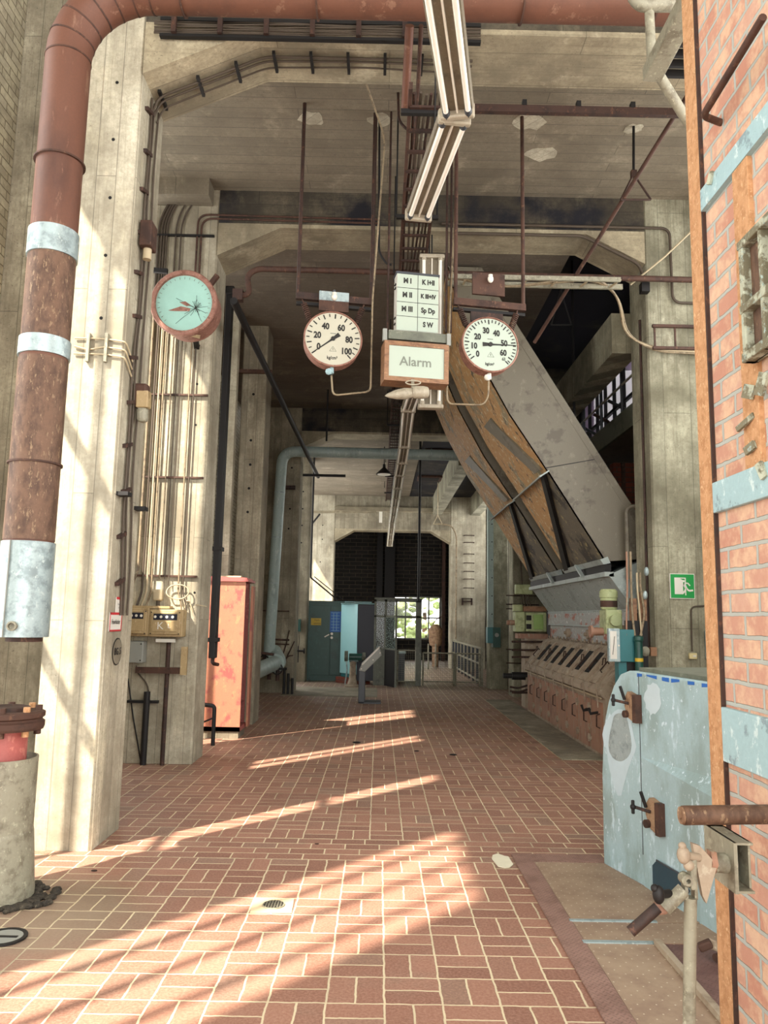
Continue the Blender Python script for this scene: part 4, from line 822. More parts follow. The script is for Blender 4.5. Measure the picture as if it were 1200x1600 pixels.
for i, (c, lab) in enumerate(((g1, 'left hanging frame of dark rusty rods and bar above the zero gauge'), (g2, 'right hanging frame of rods and bar above the past-fifty gauge'))):
    t = T('gauge_hanger', lab, 'frame', c + V((0, 0, .4)))
    e = (-.38, .41) if i == 0 else (-.36, .4)
    A = rotp(c, e[0], .06, .455); B = rotp(c, e[1], .06, .455)
    MB().beam(A, B, .05, .07).o('crossbar', 'darkrust' if i == 0 else 'rust', t)
    MB().beam(A + V((0, .05, -.06)), B + V((0, .05, -.06)), .05, .03).o('lower_bar', 'dark', t)
    for j, q in enumerate((A, B)):
        q = q + V((.02 if j == 0 else -.02, 0, 0)); MB().cyl(q, V((q.x, q.y, 7.02)), .02, n=10).o('hanger_rod', 'darkrust' if i == 0 else 'rust', t)
    if i == 0: MB().cbox(rotp(c, -.0, .0, .45), (.3, .03, .1), rz=ry).o('plate', 'galv', t); MB().cbox(rotp(c, 0, .0, .35), (.3, .03, .11), rz=ry).o('plate', 'rust', t)
    else: MB().cbox(rotp(c, .0, .04, .66), (.34, .03, .23), rz=ry).o('plate', 'rust', t); MB().cbox(rotp(c, 0, .1, .34), (.34, .03, .12), rz=ry).o('plate', 'darkrust', t)
    q = rotp(c, 0, -.03, .45 if i == 0 else .7)
    MB().cyl(q + V((0, 0, -.01)), q + V((0, 0, .035)), .022, n=12).ball(q + V((0, -.0, -.01)), .03, (1, 1, 1.3)).o('bulb', 'white', t)
    if i == 0: MB().cyl(q + V((0, 0, .03)), q + V((0, 0, .06)), .014).o('bulb_socket', 'dkgrey', t)
# spalled plaster round the rod fixings
for px, py, r_ in ((487, 185, .12), (595, 187, .11), (826, 190, .15), (990, 200, .09), (845, 240, .14)):
    c = P(px, py, Z=7.02); b = MB(); pts = [V((c.x + r_ * 1.3 * math.cos(a) * R_.uniform(.7, 1.15), c.y + r_ * math.sin(a) * R_.uniform(.7, 1.15), 7.015)) for a in [2 * PI * k / 13 for k in range(13)]]
    b.prism(pts, (0, 0, .01)); b.one('spalled_patch', 'conc_pillar', {487: 'rough pale patch round the leftmost hanging rod', 595: 'rough pale patch round the second hanging rod', 826: 'rough pale patch round the right hanging rod', 990: 'small pale patch above the triangular hanger', 845: 'pale patch with iron stub beside the right rod'}[px], 'patch', kind=None)
# capillary tubes
a = P(600, 200, Y=7.45); 
MB().tube(arc([P(572, 130, Y=6.6), P(598, 205, Y=7.2), P(601, 225, Y=7.45), P(582, 470, Y=7.45), P(579, 612, Y=7.45), P(520, 618, Y=7.45), rotp(g1, 0, .03, -.36)], .06), .010, 7).one('capillary_tube', 'conduit', 'thin tube looping down and under the zero gauge', 'tube')
MB().tube(arc([P(716, 225, Y=7.5), P(704, 470, Y=7.45), P(698, 615, Y=7.45), P(700, 631, Y=7.45), P(755, 633, Y=7.45), P(763, 620, Y=7.45), rotp(g2, 0, .03, -.33)], .06), .010, 7).one('capillary_tube', 'conduit', 'thin tube looping under the past-fifty gauge', 'tube')
for px, pxb, pb, lab in ((588, 582, 470, 'thin rod beside the left frame'), (632, 605, 518, 'left hanger rod of the alarm box'), (738, 697, 520, 'right hanger rod of the alarm box'), (730, 704, 520, 'second rod right of the signal board')):
    q = P(pxb, pb, Y=7.5); MB().cyl(q, V((q.x, 7.5, 7.02)), .012, n=8).one('hanger_rod', 'darkrust', lab, 'rod', 'rods around the signal board')
MB().tube(arc([P(593, 190, Y=7.6), P(592, 395, Y=7.6), P(604, 412, Y=7.6), P(612, 414, Y=7.6)], .08), .012, 7).one('conduit', 'dark', 'dark conduit curling in left of the signal board', 'conduit')
# signal board
def box_thing(name, lab, cat, ctr, rz): return T(name, lab, cat, ctr, rz=rz, local=True)
pa, pb = P(620, 426, Y=7.3), P(686, 516, Y=7.3); w_ = (pb.x - pa.x); h_ = pa.z - pb.z
t = box_thing('signal_board', 'white lettered signal board of eight fields above the alarm box', 'sign', V(((pa.x + pb.x) / 2, 7.35, pb.z)), .17)
MB().box(-w_ / 2, w_ / 2, 0, .14, 0, h_).o('case', 'signwhite', t)
MB().box(-w_ / 2 - .01, w_ / 2 + .01, -.012, .15, h_, h_ + .02).o('roof', 'dkgrey', t)
MB().box(-w_ / 2 + .003, w_ / 2 - .003, -.006, 0, .003, h_ - .003).o('face_panel', 'dialgreen', t)
b = MB().box(-.0022, .0022, -.0085, -.006, 0, h_)
for k in range(1, 4): b.box(-w_ / 2, w_ / 2, -.0085, -.006, h_ * k / 4 - .0022, h_ * k / 4 + .0022)
b.o('dividers', 'ink', t)
b = MB(); rows = [('M I', 'K I+II'), ('M II', 'K III+IV'), ('M III', 'Sp Dp'), ('', 'S W')]
for r, (l_, r2) in enumerate(rows):
    z_ = h_ * (3.5 - r) / 4
    if l_: MB().text(l_, .075, (-w_ / 4, -.006, z_), (1, 0, 0), (0, 0, 1), .002, bold=.0035, sx=.85).o('lettering', 'ink', t)
    MB().text(r2, .072 if len(r2) < 7 else .062, (w_ / 4, -.006, z_), (1, 0, 0), (0, 0, 1), .002, bold=.0035, sx=.8).o('lettering', 'ink', t)
for z_ in (.08, .14, h_ - .14, h_ - .1): MB().cbox((-w_ / 2 - .006, .05, z_), (.012, .03, .02), ry=.3).o('side_catch', 'dark', t)
# bracket and alarm box
pa, pb = P(597, 536, Y=7.25), P(702, 600, Y=7.25); w_ = pb.x - pa.x - .02; h_ = pa.z - pb.z
ctr = V(((pa.x + pb.x) / 2 + .01, 7.25, pb.z + .01))
t = box_thing('alarm_box', 'wooden box with frosted Alarm pane below the signal board', 'sign', ctr, .17)
f_ = .045
MB().box(-w_ / 2, w_ / 2, .02, .2, 0, h_).o('case', 'wood', t)
fr = MB().box(-w_ / 2, w_ / 2, -.012, .02, 0, f_).box(-w_ / 2, w_ / 2, -.012, .02, h_ - f_, h_).box(-w_ / 2, -w_ / 2 + f_, -.012, .02, f_, h_ - f_).box(w_ / 2 - f_, w_ / 2, -.012, .02, f_, h_ - f_).o('frame', 'wood', t)
MB().box(-w_ / 2 + f_, w_ / 2 - f_, .0, .018, f_, h_ - f_).o('pane', 'dialgreen', t)
MB().text('Alarm', .13, (-.01, 0, h_ / 2), (1, 0, 0), (0, 0, 1), .003, bold=.002).o('lettering', 'faint', t)
t2 = box_thing('hanging_bracket', 'grey-green bar carrying the signal board over the alarm box', 'bracket', ctr + V((0, .02, h_ + .03)), .17)
MB().box(-w_ / 2 + .04, w_ / 2 - .02, .0, .16, .0, .09).o('bar', 'kiosk', t2)
for sx in (-1, 1): MB().box(sx * w_ / 2 - .02, sx * w_ / 2 + .02, -.02, .02, -.03, .09).o('end_plate', 'greypaint', t2)
# horn
c = P(652, 613, Y=7.0); t = T('alarm_horn', 'small pale grey horn under the alarm box', 'horn', c)
MB().lathe(c, (-1, .05, -.12), [(.02, .0), (.045, .05), (.055, .12), (.045, .2), (.02, .28), (0, .31)], 20).o('horn_mouth', 'cap', t)
MB().lathe(c, (1, 0, 0), [(.0, -.05), (.05, -.045), (.06, -.02), (.06, .06), (.05, .1), (.02, .115), (0, .115)], 20).o('motor_case', 'cap', t); MB().beam(c + V((-.04, 0, .03)), c + V((-.04, .12, .15)), .03, .03).tube([c + V((-.04 + .07 * math.cos(a), -.01, .09 + .02 * math.sin(a))) for a in [2 * PI * k / 14 for k in range(15)]], .007, 6).o('bracket', 'cap', t)
# right-hand cable ladder and drooping cables
t = T('cable_ladder', 'pale ladder tray with drooping cables below the beam at right', 'cable ladder', (1.8, 8.6, 5.5))
a0 = P(700, 445, Y=8.3); a1 = P(975, 450, Y=8.3); z0 = 5.5
MB().beam((.7, 8.45, 5.55), (2.75, 8.45, 5.55), .03, .06).o('rail', 'steelgrey', t); MB().beam((.7, 8.05, 5.45), (2.6, 8.05, 5.45), .03, .05).o('rail', 'steelgrey', t)
for k in range(6): MB().beam((.9 + k * .34, 8.45, 5.54), (.9 + k * .34, 8.05, 5.45), .02, .015).o('rung', 'cablelight', t)
for k in range(3): MB().tube(arc([(.75, 8.2 + k * .05, 5.56), (1.3, 8.3, 5.44), (2.4, 8.3 + k * .03, 5.6), (2.75, 8.6, 5.52), (2.95 + k * .02, 9.05, 5.2), (3.3, 9.02, 5.03 - k * .02), (4.2, 9.02, 5.02 - k * .03)], .25), .014, 7).o('cable', 'cablelight' if k == 1 else 'conduit', t)
a = P(727, 20, Y=9.05)
t = T('cable_tray', 'short rusty ladder tray on the exit-sign pillar', 'cable tray', (3.4, 9.0, 5.1))
for z_ in (5.02, 5.3): MB().box(3.28, 4.2, 8.97, 9.01, z_ - .015, z_ + .02).o('rail', 'rust', t)
for x in (3.3, 3.55, 3.9): MB().box(x, x + .02, 8.99, 9.01, 5.02, 5.3).o('rung', 'rust', t)
MB().tube([P(1092, 350, Y=8.8), P(1040, 400, Y=8.9), P(985, 445, Y=9.0)], .012, 6).one('cable', 'cablelight', 'pale cable slanting to the corner of the exit-sign pillar', 'cable')
p = P(992, 450, Y=9.05); t = T('clamp', 'dark clamp block on the corner of exit-sign pillar', 'clamp', p); MB().cbox((3.22, 9.05, p.z), (.1, .1, .12)).o('block', 'dark', t)
x = 3.235; MB().cyl((x, 9.3, 1.4), (x, 9.3, 5.5), .016).one('conduit', 'darkrust', 'thin conduit down the inner face of exit-sign pillar', 'conduit')
# rod diagonals
t = T('diagonal_rod', 'long rusty rod slanting down from upper right to the chutes', 'rod', (2, 8, 5)); MB().cyl(P(1095, 115, Y=6.6), P(835, 535, Y=9.3), .022, n=10).o('rod', 'rust', t)
c = P(990, 197, Z=7.02); t = T('triangular_hanger', 'small triangular wire hanger on a rod from the ceiling', 'hanger', c + V((0, 0, -.8)))
q = [P(990, 272, Y=c.y), P(970, 312, Y=c.y), P(1017, 312, Y=c.y)]; MB().cyl(c, q[0], .014).o('rod', 'dark', t); b = MB()
for i in range(3): b.cyl(q[i], q[(i + 1) % 3], .011, n=8)
b.cbox(q[0], (.06, .05, .07)).o('triangle', 'darkrust', t)
c = P(900, 425, Y=10.4); t = T('triangular_hanger', 'dark triangular hanger below the black recess, behind long rod', 'hanger', P(885, 508, Y=10.6))
q = [P(876, 455, Y=10.6), P(861, 508, Y=10.6), P(893, 508, Y=10.6)]; b = MB()
for i in range(3): b.cyl(q[i], q[(i + 1) % 3], .012, n=8)
b.o('triangle', 'dark', t); MB().cyl(q[0], V((q[0].x, q[0].y, 6.53)), .012).o('rod', 'dark', t)
p = P(895, 500, Y=12); MB().cyl(V((p.x, 12, 3.6)), V((p.x, 12, 7.6)), .022).one('hanging_chain_rod', 'dark', 'thin dark rod hanging from the black recess behind chutes', 'rod')
# hanging pipes near far left of ceiling bay
p = P(511, 660, Y=16); MB().cyl(V((p.x, 16, 5.4)), V((p.x, 16, 6.53)), .02).one('hanger_rod', 'dark', 'short dark hanger rod left of the alarm row, below brown ceiling', 'rod')
a, c = P(487, 800, Y=24.5), P(588, 800, Y=24.5); t = T('far_bracket', 'pale bracket arm and white strip in front of far beam', 'bracket', a); MB().beam(a, c, .06, .08).o('arm', 'conc_beam', t); MB().cyl(a, V((a.x, a.y, 5.975)), .02).o('rod', 'dark', t); MB().beam(P(488, 818, Y=24.5), P(500, 803, Y=24.5), .05, .05).o('brace', 'dark', t); q = P(595, 800, Y=24.4); MB().box(q.x - .05, q.x + .05, 24.3, 24.4, q.z - .35, q.z).o('white_strip', 'white', t)
c = P(684, 832, Y=24); t = T('triangular_hanger', 'pale triangular hanger before the far beam', 'hanger', c)
q = [P(684, 805, Y=24), P(677, 819, Y=24), P(691, 819, Y=24)]; b = MB()
for i in range(3): b.cyl(q[i], q[(i + 1) % 3], .015, n=6)
b.o('triangle', 'cablelight', t); MB().cyl(q[0], V((q[0].x, 24, 5.98)), .014).o('rod', 'cablelight', t)
t = T('stay_rods', 'thin black rods slanting left of the bright far pillar', 'rod', (-1.9, 20.4, 3)); a = P(485, 902, Y=20.3); c = P(528, 938, Y=20.3)
MB().cyl(a, c, .02).cyl(a + V((.1, 0, .02)), c + V((.12, 0, .03)), .012).o('stay', 'dark', t); x = P(487, 850, Y=20.3).x; MB().cyl((x, 20.3, a.z), (x, 20.3, 5.98), .025).o('upright', 'dark', t)

# ================================================================== CHUTES AND FURNACE
LO = [(2.93, 2.48), (2.19, 3.66), (1.69, 4.42), (1.27, 5.2), (1.02, 5.8), (.85, 6.5)]
UP = [(1.3, 6.5), (2.0, 5.26), (3.29, 3.23), (3.72, 2.55)]
def chute(y0, y1, lab):
    t = T('coal_chute', lab, 'coal chute', (2.4, (y0 + y1) / 2, 2.48), kind=None)
    MB().prism([(x, y0, z_) for x, z_ in LO] + [(x, y0, z_) for x, z_ in UP], (0, .012, 0)).o('side_panel', 'chute', t)
    MB().prism([(x, y1 - .012, z_) for x, z_ in LO] + [(x, y1 - .012, z_) for x, z_ in UP], (0, .012, 0)).o('side_panel', 'chute', t)
    MB().prism([(x, y0 + .012, z_) for x, z_ in UP] + [(x + .02, y0 + .012, z_ + .01) for x, z_ in UP[::-1]], (0, y1 - y0 - .024, 0)).o('top_panel', 'chute', t)
    lo2 = LO[1:]; MB().prism([(x, y0, z_) for x, z_ in lo2] + [(x + .015, y0, z_ + .01) for x, z_ in lo2[::-1]], (0, y1 - y0, 0)).o('underside', 'chuteside', t)
    lo3 = LO[:2]; MB().prism([(x - .001, y0, z_) for x, z_ in lo3] + [(x + .02, y0, z_ + .01) for x, z_ in lo3[::-1]], (0, y1 - y0, 0)).o('lower_underside', 'chuteside2', t)
    x, z_ = LO[1]; MB().prism([(x - .11, y0 - .03, z_ - .07), (x + .02, y0 - .03, z_ + .015), (x + .03, y0 - .03, z_), (x - .1, y0 - .03, z_ - .085)], (0, y1 - y0 + .06, 0)).o('flange', 'hood', t)
    # folded lower transition with its black fin
    x, z_ = LO[1]; xb, zb_ = LO[0]; nn = V((-.84, 0, -.53))
    q = [V((x, y0 + .06, z_)), V((x, y1, z_)), V((xb, y1, zb_))]; MB().prism([p_ + nn * .002 for p_ in q], nn * .006).o('fold_panel', 'chuteside', t)
    MB().prism([V((x, y0 + .04, z_ - .02)) + nn * .002, V((x, y0 + .22, z_ - .02)) + nn * .002, V((xb - .01, y1 - .0, zb_ + .02)) + nn * .002, V((xb - .01, y1 - .28, zb_ + .02)) + nn * .002], nn * .05).o('fin', 'dark', t)
    # flat stiffener bar above the kink
    MB().prism([(1.60, y0 + .9, 4.63), (1.56, y0 + 1.25, 4.6), (2.14, y0 + .35, 3.72), (2.16, y0 + .1, 3.72)], (-.04, 0, -.03)).o('stiffener_bar', 'chute', t)
    # edge flange along upper edge
    MB().prism([(UP[0][0] - .09, y0 - .006, UP[0][1] - .06), (UP[0][0], y0 - .006, UP[0][1]), (UP[3][0], y0 - .006, UP[3][1]), (UP[3][0] - .10, y0 - .006, UP[3][1] - .0)], (0, .006, 0)).o('edge_strip', 'chute', t)
    q = [(1.95, 3.98), (2.58, 4.33)]; MB().prism([(2.17, y0 - .004, 3.712), (2.17, y0 - .004, 3.7), (2.9, y0 - .004, 3.845), (2.9, y0 - .004, 3.855)], (0, .004, 0)).o('panel_joint', 'dark', t)
    MB().prism([(2.86, y0 - .05, 2.5), (2.9, y0 - .05, 2.44), (3.0, y0 - .05, 2.44), (2.96, y0 - .05, 2.54)], (0, y1 - y0 + .1, 0)).o('bottom_flange', 'hood', t)
    return t
chute(10.0, 12.0, 'near coal chute, its wide grey side facing the camera')
chute(12.6, 14.7, 'far coal chute behind the near one')
t = T('furnace_hood', 'blue-grey riveted hood hopper between chutes and furnace', 'hood', (3.1, 12.4, 1.6))
MB().prism([(2.92, 9.95, 2.44), (3.0, 9.95, 2.46), (3.0, 9.95, 2.36), (2.92, 9.95, 2.3)], (0, 4.95, 0)).o('gap_shade_bar', 'dark', t)  # solid dark bar in place of the shade in the gap
MB().prism([(2.9, 9.9, 2.34), (2.9, 9.9, 2.28), (3.02, 9.9, 2.28), (3.02, 9.9, 2.34)], (0, 5.05, 0)).o('upper_flange', 'hood', t)
MB().prism([(2.95, 9.9, 2.3), (3.27, 9.9, 1.86), (4.3, 9.9, 1.86), (4.3, 9.9, 2.5), (3.4, 9.9, 2.5)], (0, 5.0, 0)).o('sloping_plate', 'hood', t)
MB().box(3.26, 3.28, 9.9, 14.9, 1.62, 1.87).o('apron', 'apron', t); MB().box(3.255, 3.262, 9.9, 14.9, 1.83, 1.87).box(3.255, 3.262, 9.9, 14.9, 1.62, 1.64).o('rivet_strip', 'hood', t)
b = MB()
for k in range(50): b.ball((3.25, 10 + k * .1, 1.85), .008, n=6, m=4)
for k in range(9):
    for j in range(7): b.ball((2.98 + j * .04 - .012, 10.3 + k * .55, 2.25 - j * .055), .008, n=6, m=4)
b.o('rivets', 'greypaint', t, stuff=True)
for y in (10.9, 12.8): MB().beam((2.88, y, 2.33), (2.85, y + .25, 2.5), .05, .03).o('lug', 'hood', t)
# furnace front
t = T('furnace', 'long rusty cast furnace front with sloping slotted doors', 'furnace', (3.1, 12.4, 0))
prof = [(2.86, 0), (2.86, .74), (2.80, .78), (2.80, .84), (3.24, 1.36), (3.32, 1.38), (3.32, 1.63), (4.3, 1.63), (4.3, 0)]
MB().prism([(x, 9.85, z_) for x, z_ in prof], (0, 5.1, 0)).o('body', 'iron', t)
MB().box(3.30, 3.325, 9.9, 14.9, 1.39, 1.62).o('upper_band', 'apron', t)
for k, y in enumerate((10.7, 12.1, 13.4)): MB().cyl((3.24, y, 1.5), (3.30, y, 1.5), .075, n=18).cyl((3.2, y, 1.5), (3.24, y, 1.5), .03).o('boss', 'iron', t)
b = MB()
for k in range(22): b.cyl((3.27, 10 + k * .23, 1.37), (3.26, 10 + k * .23, 1.42), .014, n=6)
b.o('bolts', 'iron', t)
sd = V((.44, 0, .52)).normalized(); sn = V((-.52, 0, .44)).normalized()
def SP(y, u, o=0.0): return V((2.80, y, .84)) + sd * (u * .68) + sn * o
for k in range(9):
    y = 10.1 + k * .545; W = .40
    d_ = MB().prism([SP(y, .1, .0), SP(y + W, .1, .0), SP(y + W, .86, 0), SP(y, .86, 0)], sn * .025).o('sloping_door', 'iron', t)
    if k not in (0, 8): MB().prism([SP(y + .12, .28, .026), SP(y + W - .06, .28, .026), SP(y + W - .06, .8, .026), SP(y + .12, .8, .026)], sn * .003).o('slot', 'hole', d_)
    MB().tube([SP(y + .06, .34, .05), SP(y + .02, .34, .09), SP(y + .02, .56, .09), SP(y + .06, .56, .05)], .009, 6).o('handle', 'darkrust', d_)
    for s_ in (.0, W): MB().beam(SP(y + s_, .08, .03), SP(y + s_, .9, .03), .02, .02, sn).o('edge_bar', 'iron', d_)
    if k % 2 == 0: MB().tube([SP(y + .2, .55, .05), SP(y + .2, .62, .09), SP(y + .3, .62, .09), SP(y + .3, .5, .04)], .008, 6).o('handle', 'darkrust', d_)
for k in range(8):
    y = 9.95 + k * .62; d_ = MB().box(2.835, 2.86, y, y + .5, .05, .68).o('lower_door', 'irondoor', t)
    for z_ in (.16, .56): MB().box(2.815, 2.84, y + .46, y + .6, z_, z_ + .04).cyl((2.82, y + .53, z_ - .03), (2.82, y + .53, z_ + .07), .016, n=8).o('hinge', 'iron', d_)
    MB().tube([(2.835, y + .06, .36), (2.79, y + .06, .38), (2.79, y + .06, .52), (2.835, y + .06, .54)], .008, 6).o('handle', 'darkrust', d_)
    MB().beam((2.8, y + .02, .62), (2.78, y + .02, .9), .012, .012).o('latch_rod', 'iron', d_)
MB().cyl((2.82, 9.9, .74), (2.82, 14.9, .74), .012).o('rod', 'cablelight', t)
for y in (10.1, 10.45): MB().tube([(2.86, y, .55), (2.74, y, .53), (2.72, y + .02, .6)], .018, 8).o('hook', 'dark', t)
MB().box(2.3, 2.84, 9.8, 16.8, .0, .012).one('kerb_screed', 'conc_far', 'grey worn screed strip along the furnace foot', 'screed', kind='structure')
# actuators
def actuator(o, s, lab):
    t = T('valve_actuator', lab, 'actuator', o); o = V(o)
    MB().cbox(o + V((.1, 0, .12)) * s, (.2 * s, .3 * s, .3 * s)).o('gear_case', 'olive', t, bevel=.02)
    MB().lathe(o + V((.08, -.0, .27)) * s, (0, 0, 1), [(.09 * s, 0), (.1 * s, .02 * s), (.1 * s, .14 * s), (.11 * s, .15 * s), (.11 * s, .22 * s), (.09 * s, .25 * s)], 20).o('motor', 'olive', t)
    MB().cyl(o + V((.08, 0, .3)) * s, o + V((.08, 0, .38)) * s, .103 * s, n=20).o('rust_ring', 'rust', t)
    MB().cyl(o + V((.1, -.22, .14)) * s, o + V((.1, -.1, .14)) * s, .07 * s, n=16).o('cap', 'olive', t); MB().cyl(o + V((-.15, 0, .0)) * s, o + V((.0, 0, .0)) * s, .05 * s, n=14).cyl(o + V((-.16, 0, 0)) * s, o + V((-.13, 0, 0)) * s, .075 * s, n=16).o('shaft_flange', 'irondoor', t)
    MB().cyl((o.x + .1, o.y, o.z + .05), (3.25, o.y, o.z + .05), .035).o('mounting_arm', 'iron', t)
    return t
actuator((2.76, 9.55, 1.58), 1.0, 'pale green actuator standing behind the teal recorder')
o = V((2.72, 15.6, 1.45)); t = T('valve_actuator', 'pale green actuator with lime green cover at far end of furnace', 'actuator', o)
MB().cbox(o + V((.1, 0, .22)), (.2, .3, .4)).o('gear_case', 'olive', t, bevel=.02); MB().cbox(o + V((.42, 0, .22)), (.42, .3, .38)).o('cover', 'olive', t, bevel=.02); MB().cbox(o + V((.46, -.16, .22)), (.2, .03, .3)).o('green_lid', plain('lime_cover', hx('8fae62'), .4), t, bevel=.01)
MB().cbox(o + V((.27, -.155, .3)), (.1, .02, .1)).cbox(o + V((.27, -.155, .13)), (.1, .02, .1)).o('windows', 'dark', t); MB().cbox(o + V((.4, 0, .48)), (.46, .3, .1)).o('brown_hood', 'wood', t); MB().cyl(o + V((.08, 0, .43)), o + V((.08, 0, .56)), .11, n=16).o('motor', 'olive', t); MB().cyl(o + V((-.15, -.05, .2)), o + V((0, -.05, .2)), .05).o('shaft_flange', 'irondoor', t)
MB().cbox(o + V((.35, 0, -.06)), (.6, .32, .1)).o('base', 'irondoor', t)
t = T('actuator_stand', 'dark iron stand with pipes below the far actuator', 'stand', (3.0, 15.6, 0)); MB().box(2.9, 3.4, 15.4, 15.8, 0, 1.34).o('frame', 'iron', t)
for z_ in (1.28, 1.12, .98, .3): MB().cyl((2.62, 15.3, z_), (3.35, 15.3, z_ + .01), .02).o('pipe', 'darkrust', t)
for z_ in (.62,): MB().cyl((2.45, 15.3, z_), (3.0, 15.3, z_), .05).cyl((2.62, 15.3, z_), (2.95, 15.3, z_), .075, n=12).o('valve_body', 'dark', t)
for z_ in (.2, .12): MB().tube(arc([(2.6, 15.4, z_ + .2), (2.75, 15.35, z_ + .18), (2.95, 15.3, z_ + .25)], .05), .02, 7).o('lever', 'darkrust', t)
for i, (z_, r) in enumerate(((2.25, .012), (2.05, .014), (1.95, .012), (1.05, .014), (.75, .012))):
    MB().cyl((2.86, 17.4, z_), (3.6, 17.4, z_), r).one('wall_pipe', 'darkrust', 'thin horizontal pipe beside the far actuator, ' + ['topmost', 'second', 'third', 'fourth', 'lowest'][i], 'pipe', 'pipes beside the far actuator')
p = P(818, 921, Y=15.8); t = T('junction_box', 'olive junction box above the far actuator', 'junction box', p); MB().cbox(p, (.35, .15, .2)).o('case', 'olive', t, bevel=.015)
for k in range(4): MB().tube(arc([p + V((-.05 + k * .05, 0, -.1)), p + V((-.04 + k * .05, 0, -.25)), p + V((.02 + k * .06, 0, -.42))], .05), .012, 6).o('cable', 'cable', t)
MB().tube([p + V((-.02, .05, .1)), p + V((-.05, .1, .8)), p + V((.0, .1, 1.6))], .014, 6).o('riser_cable', 'cable', t)
# teal recorder
p = P(948, 983, Y=9.0); q = P(990, 1034, Y=9.0)
t = T('chart_recorder', 'teal recorder box with white pointer chart on its left side', 'recorder', (2.8, 9.1, 1.25))
X0 = p.x; Z0 = q.z; Z1 = p.z
MB().box(X0 + .11, q.x, 8.95, 9.2, Z0, Z1).o('case', 'teal', t, bevel=.005); d_ = MB().box(X0, X0 + .13, 8.93, 9.0, Z0, Z1 + .01).o('door_frame', 'galv', t, bevel=.005)
MB().box(X0 + .015, X0 + .09, 8.922, 8.93, Z0 + .03, Z1 - .02).o('chart', 'signwhite', d_); MB().beam((X0 + .04, 8.918, Z0 + .08), (X0 + .065, 8.918, Z1 - .08), .010, .003).o('pointer', 'ink', d_); MB().cyl((X0 + .115, 8.92, (Z0 + Z1) / 2), (X0 + .115, 8.93, (Z0 + Z1) / 2), .01, n=10).o('knob', 'white', d_)
MB().box(X0 + .13, q.x - .02, 9.0, 9.15, 0, Z0).o('pedestal', 'teal', t)
t = T('valve_station', 'dark green bottle with yellow band beside teal recorder', 'bottle', (3.03, 8.9, .9)); p = P(998, 1010, Y=8.9); MB().lathe((p.x, 8.9, 1.1), (0, 0, 1), [(.03, 0), (.045, .02), (.045, .38), (.055, .4), (.055, .44), (.02, .45)]).o('body', 'dkgreen', t); z_ = P(998, 1031, Y=8.9).z; MB().cyl((p.x, 8.9, z_ - .02), (p.x, 8.9, z_ + .02), .047, n=18).o('yellow_band', 'yellow', t); MB().box(p.x - .1, p.x + .12, 8.95, 8.99, 0, 1.1).o('stand', 'dark', t)
p = P(996, 1010, Y=9.0); MB().box(p.x - .13, p.x + .12, 8.99, 9.05, 1.0, 1.72).one('back_plate', 'dark', 'black plate behind the green bottle', 'plate')
t = T('channel_post', 'brown steel channel posts in front of exit-sign pillar edge', 'post', (3.2, 9.0, 0))
for px, pa_, pb_ in ((990, 935, 1040), (1005, 925, 1040)): q = P(px, pa_, Y=9.02); MB().box(q.x - .05, q.x + .03, 9.0, 9.04, 0, q.z).o('channel', 'wood', t)
for i, px in enumerate((978, 984, 994, 999)):
    a = P(px, 862 if i < 2 else 895, Y=9.0); MB().tube(arc([V((a.x, 8.98, a.z)), V((a.x, 8.98, 2.1)), V((a.x - .02 + i * .02, 8.97, 1.8)), V((a.x + (-.03, .02, .03, -.02)[i], 8.96, 1.55))], .08), .011 + .003 * (i % 2), 7).one('riser_pipe', ('irondoor', 'conduit', 'cablelight', 'conduit')[i], ['leftmost brown', 'second grey', 'third beige', 'rightmost grey'][i] + ' riser pipe at the edge of exit-sign pillar', 'pipe', 'riser pipes')
for i, (px, py) in enumerate(((1010, 893), (1008, 930))): p = P(px, py, Y=8.97); MB().ball(p, .035, (.8, .8, 1.5)).one('pipe_fitting', 'galv', ['upper', 'lower'][i] + ' bright pipe fitting on the riser pipes', 'fitting', 'bright pipe fittings')
p = P(1020, 1018, Y=9.0); t = T('tap_box', 'small brown box with grey coil beside the riser pipes', 'box', p); MB().cbox(p, (.07, .07, .1)).o('case', 'wood', t); MB().ball(p + V((-.09, 0, 0)), .06, (1, .7, 1)).o('coil', 'steelgrey', t)
t = T('safety_hoop', 'bent grey pipe rail at the chute foot by the pillar', 'rail', (3.0, 9.8, 2.4)); MB().tube(arc([P(1000, 790, Y=9.8), P(979, 792, Y=9.8), P(982, 905, Y=9.8)], .08), .028, 8).o('rail', 'chute', t)
MB().box(3.3, 4.2, 9.72, 9.78, 2.42, 2.66).one('ledge_plate', 'steelgrey', 'pale ledge plate behind the bent pipe rail', 'plate')
# exit sign etc.
p = P(1046, 896, Y=9.07); q = P(1086, 936, Y=9.07); w_ = q.x - p.x; h_ = p.z - q.z; cx0 = (p.x + q.x) / 2; cz0 = (p.z + q.z) / 2
t = T('exit_sign', 'green emergency exit sign with running figure on the grey pillar', 'sign', (cx0, 9.07, q.z))
t.rotation_euler = (0, 0, 0)
MB().box(p.x, q.x, 9.065, 9.085, q.z, p.z).o('panel', 'signwhite', t); MB().box(p.x + .008, q.x - .008, 9.062, 9.065, q.z + .008, p.z - .008).o('green_field', 'signgreen', t)
def U(u, v): return V((p.x + u * w_, 9.0605, q.z + v * h_))
MB().prism([U(.18, .18), U(.52, .18), U(.52, .74), U(.40, .80), U(.18, .80)], (0, .0015, 0)).prism([U(.52, .80), U(.60, .80), U(.60, .14), U(.64, .14), U(.64, .84), U(.18, .84), U(.18, .80)], (0, .0015, 0)).o('door_symbol', 'signwhite', t)
b = MB().cyl(U(.55, .70) + V((0, -.001, 0)), U(.55, .70) + V((0, .001, 0)), .045 * w_, n=16)
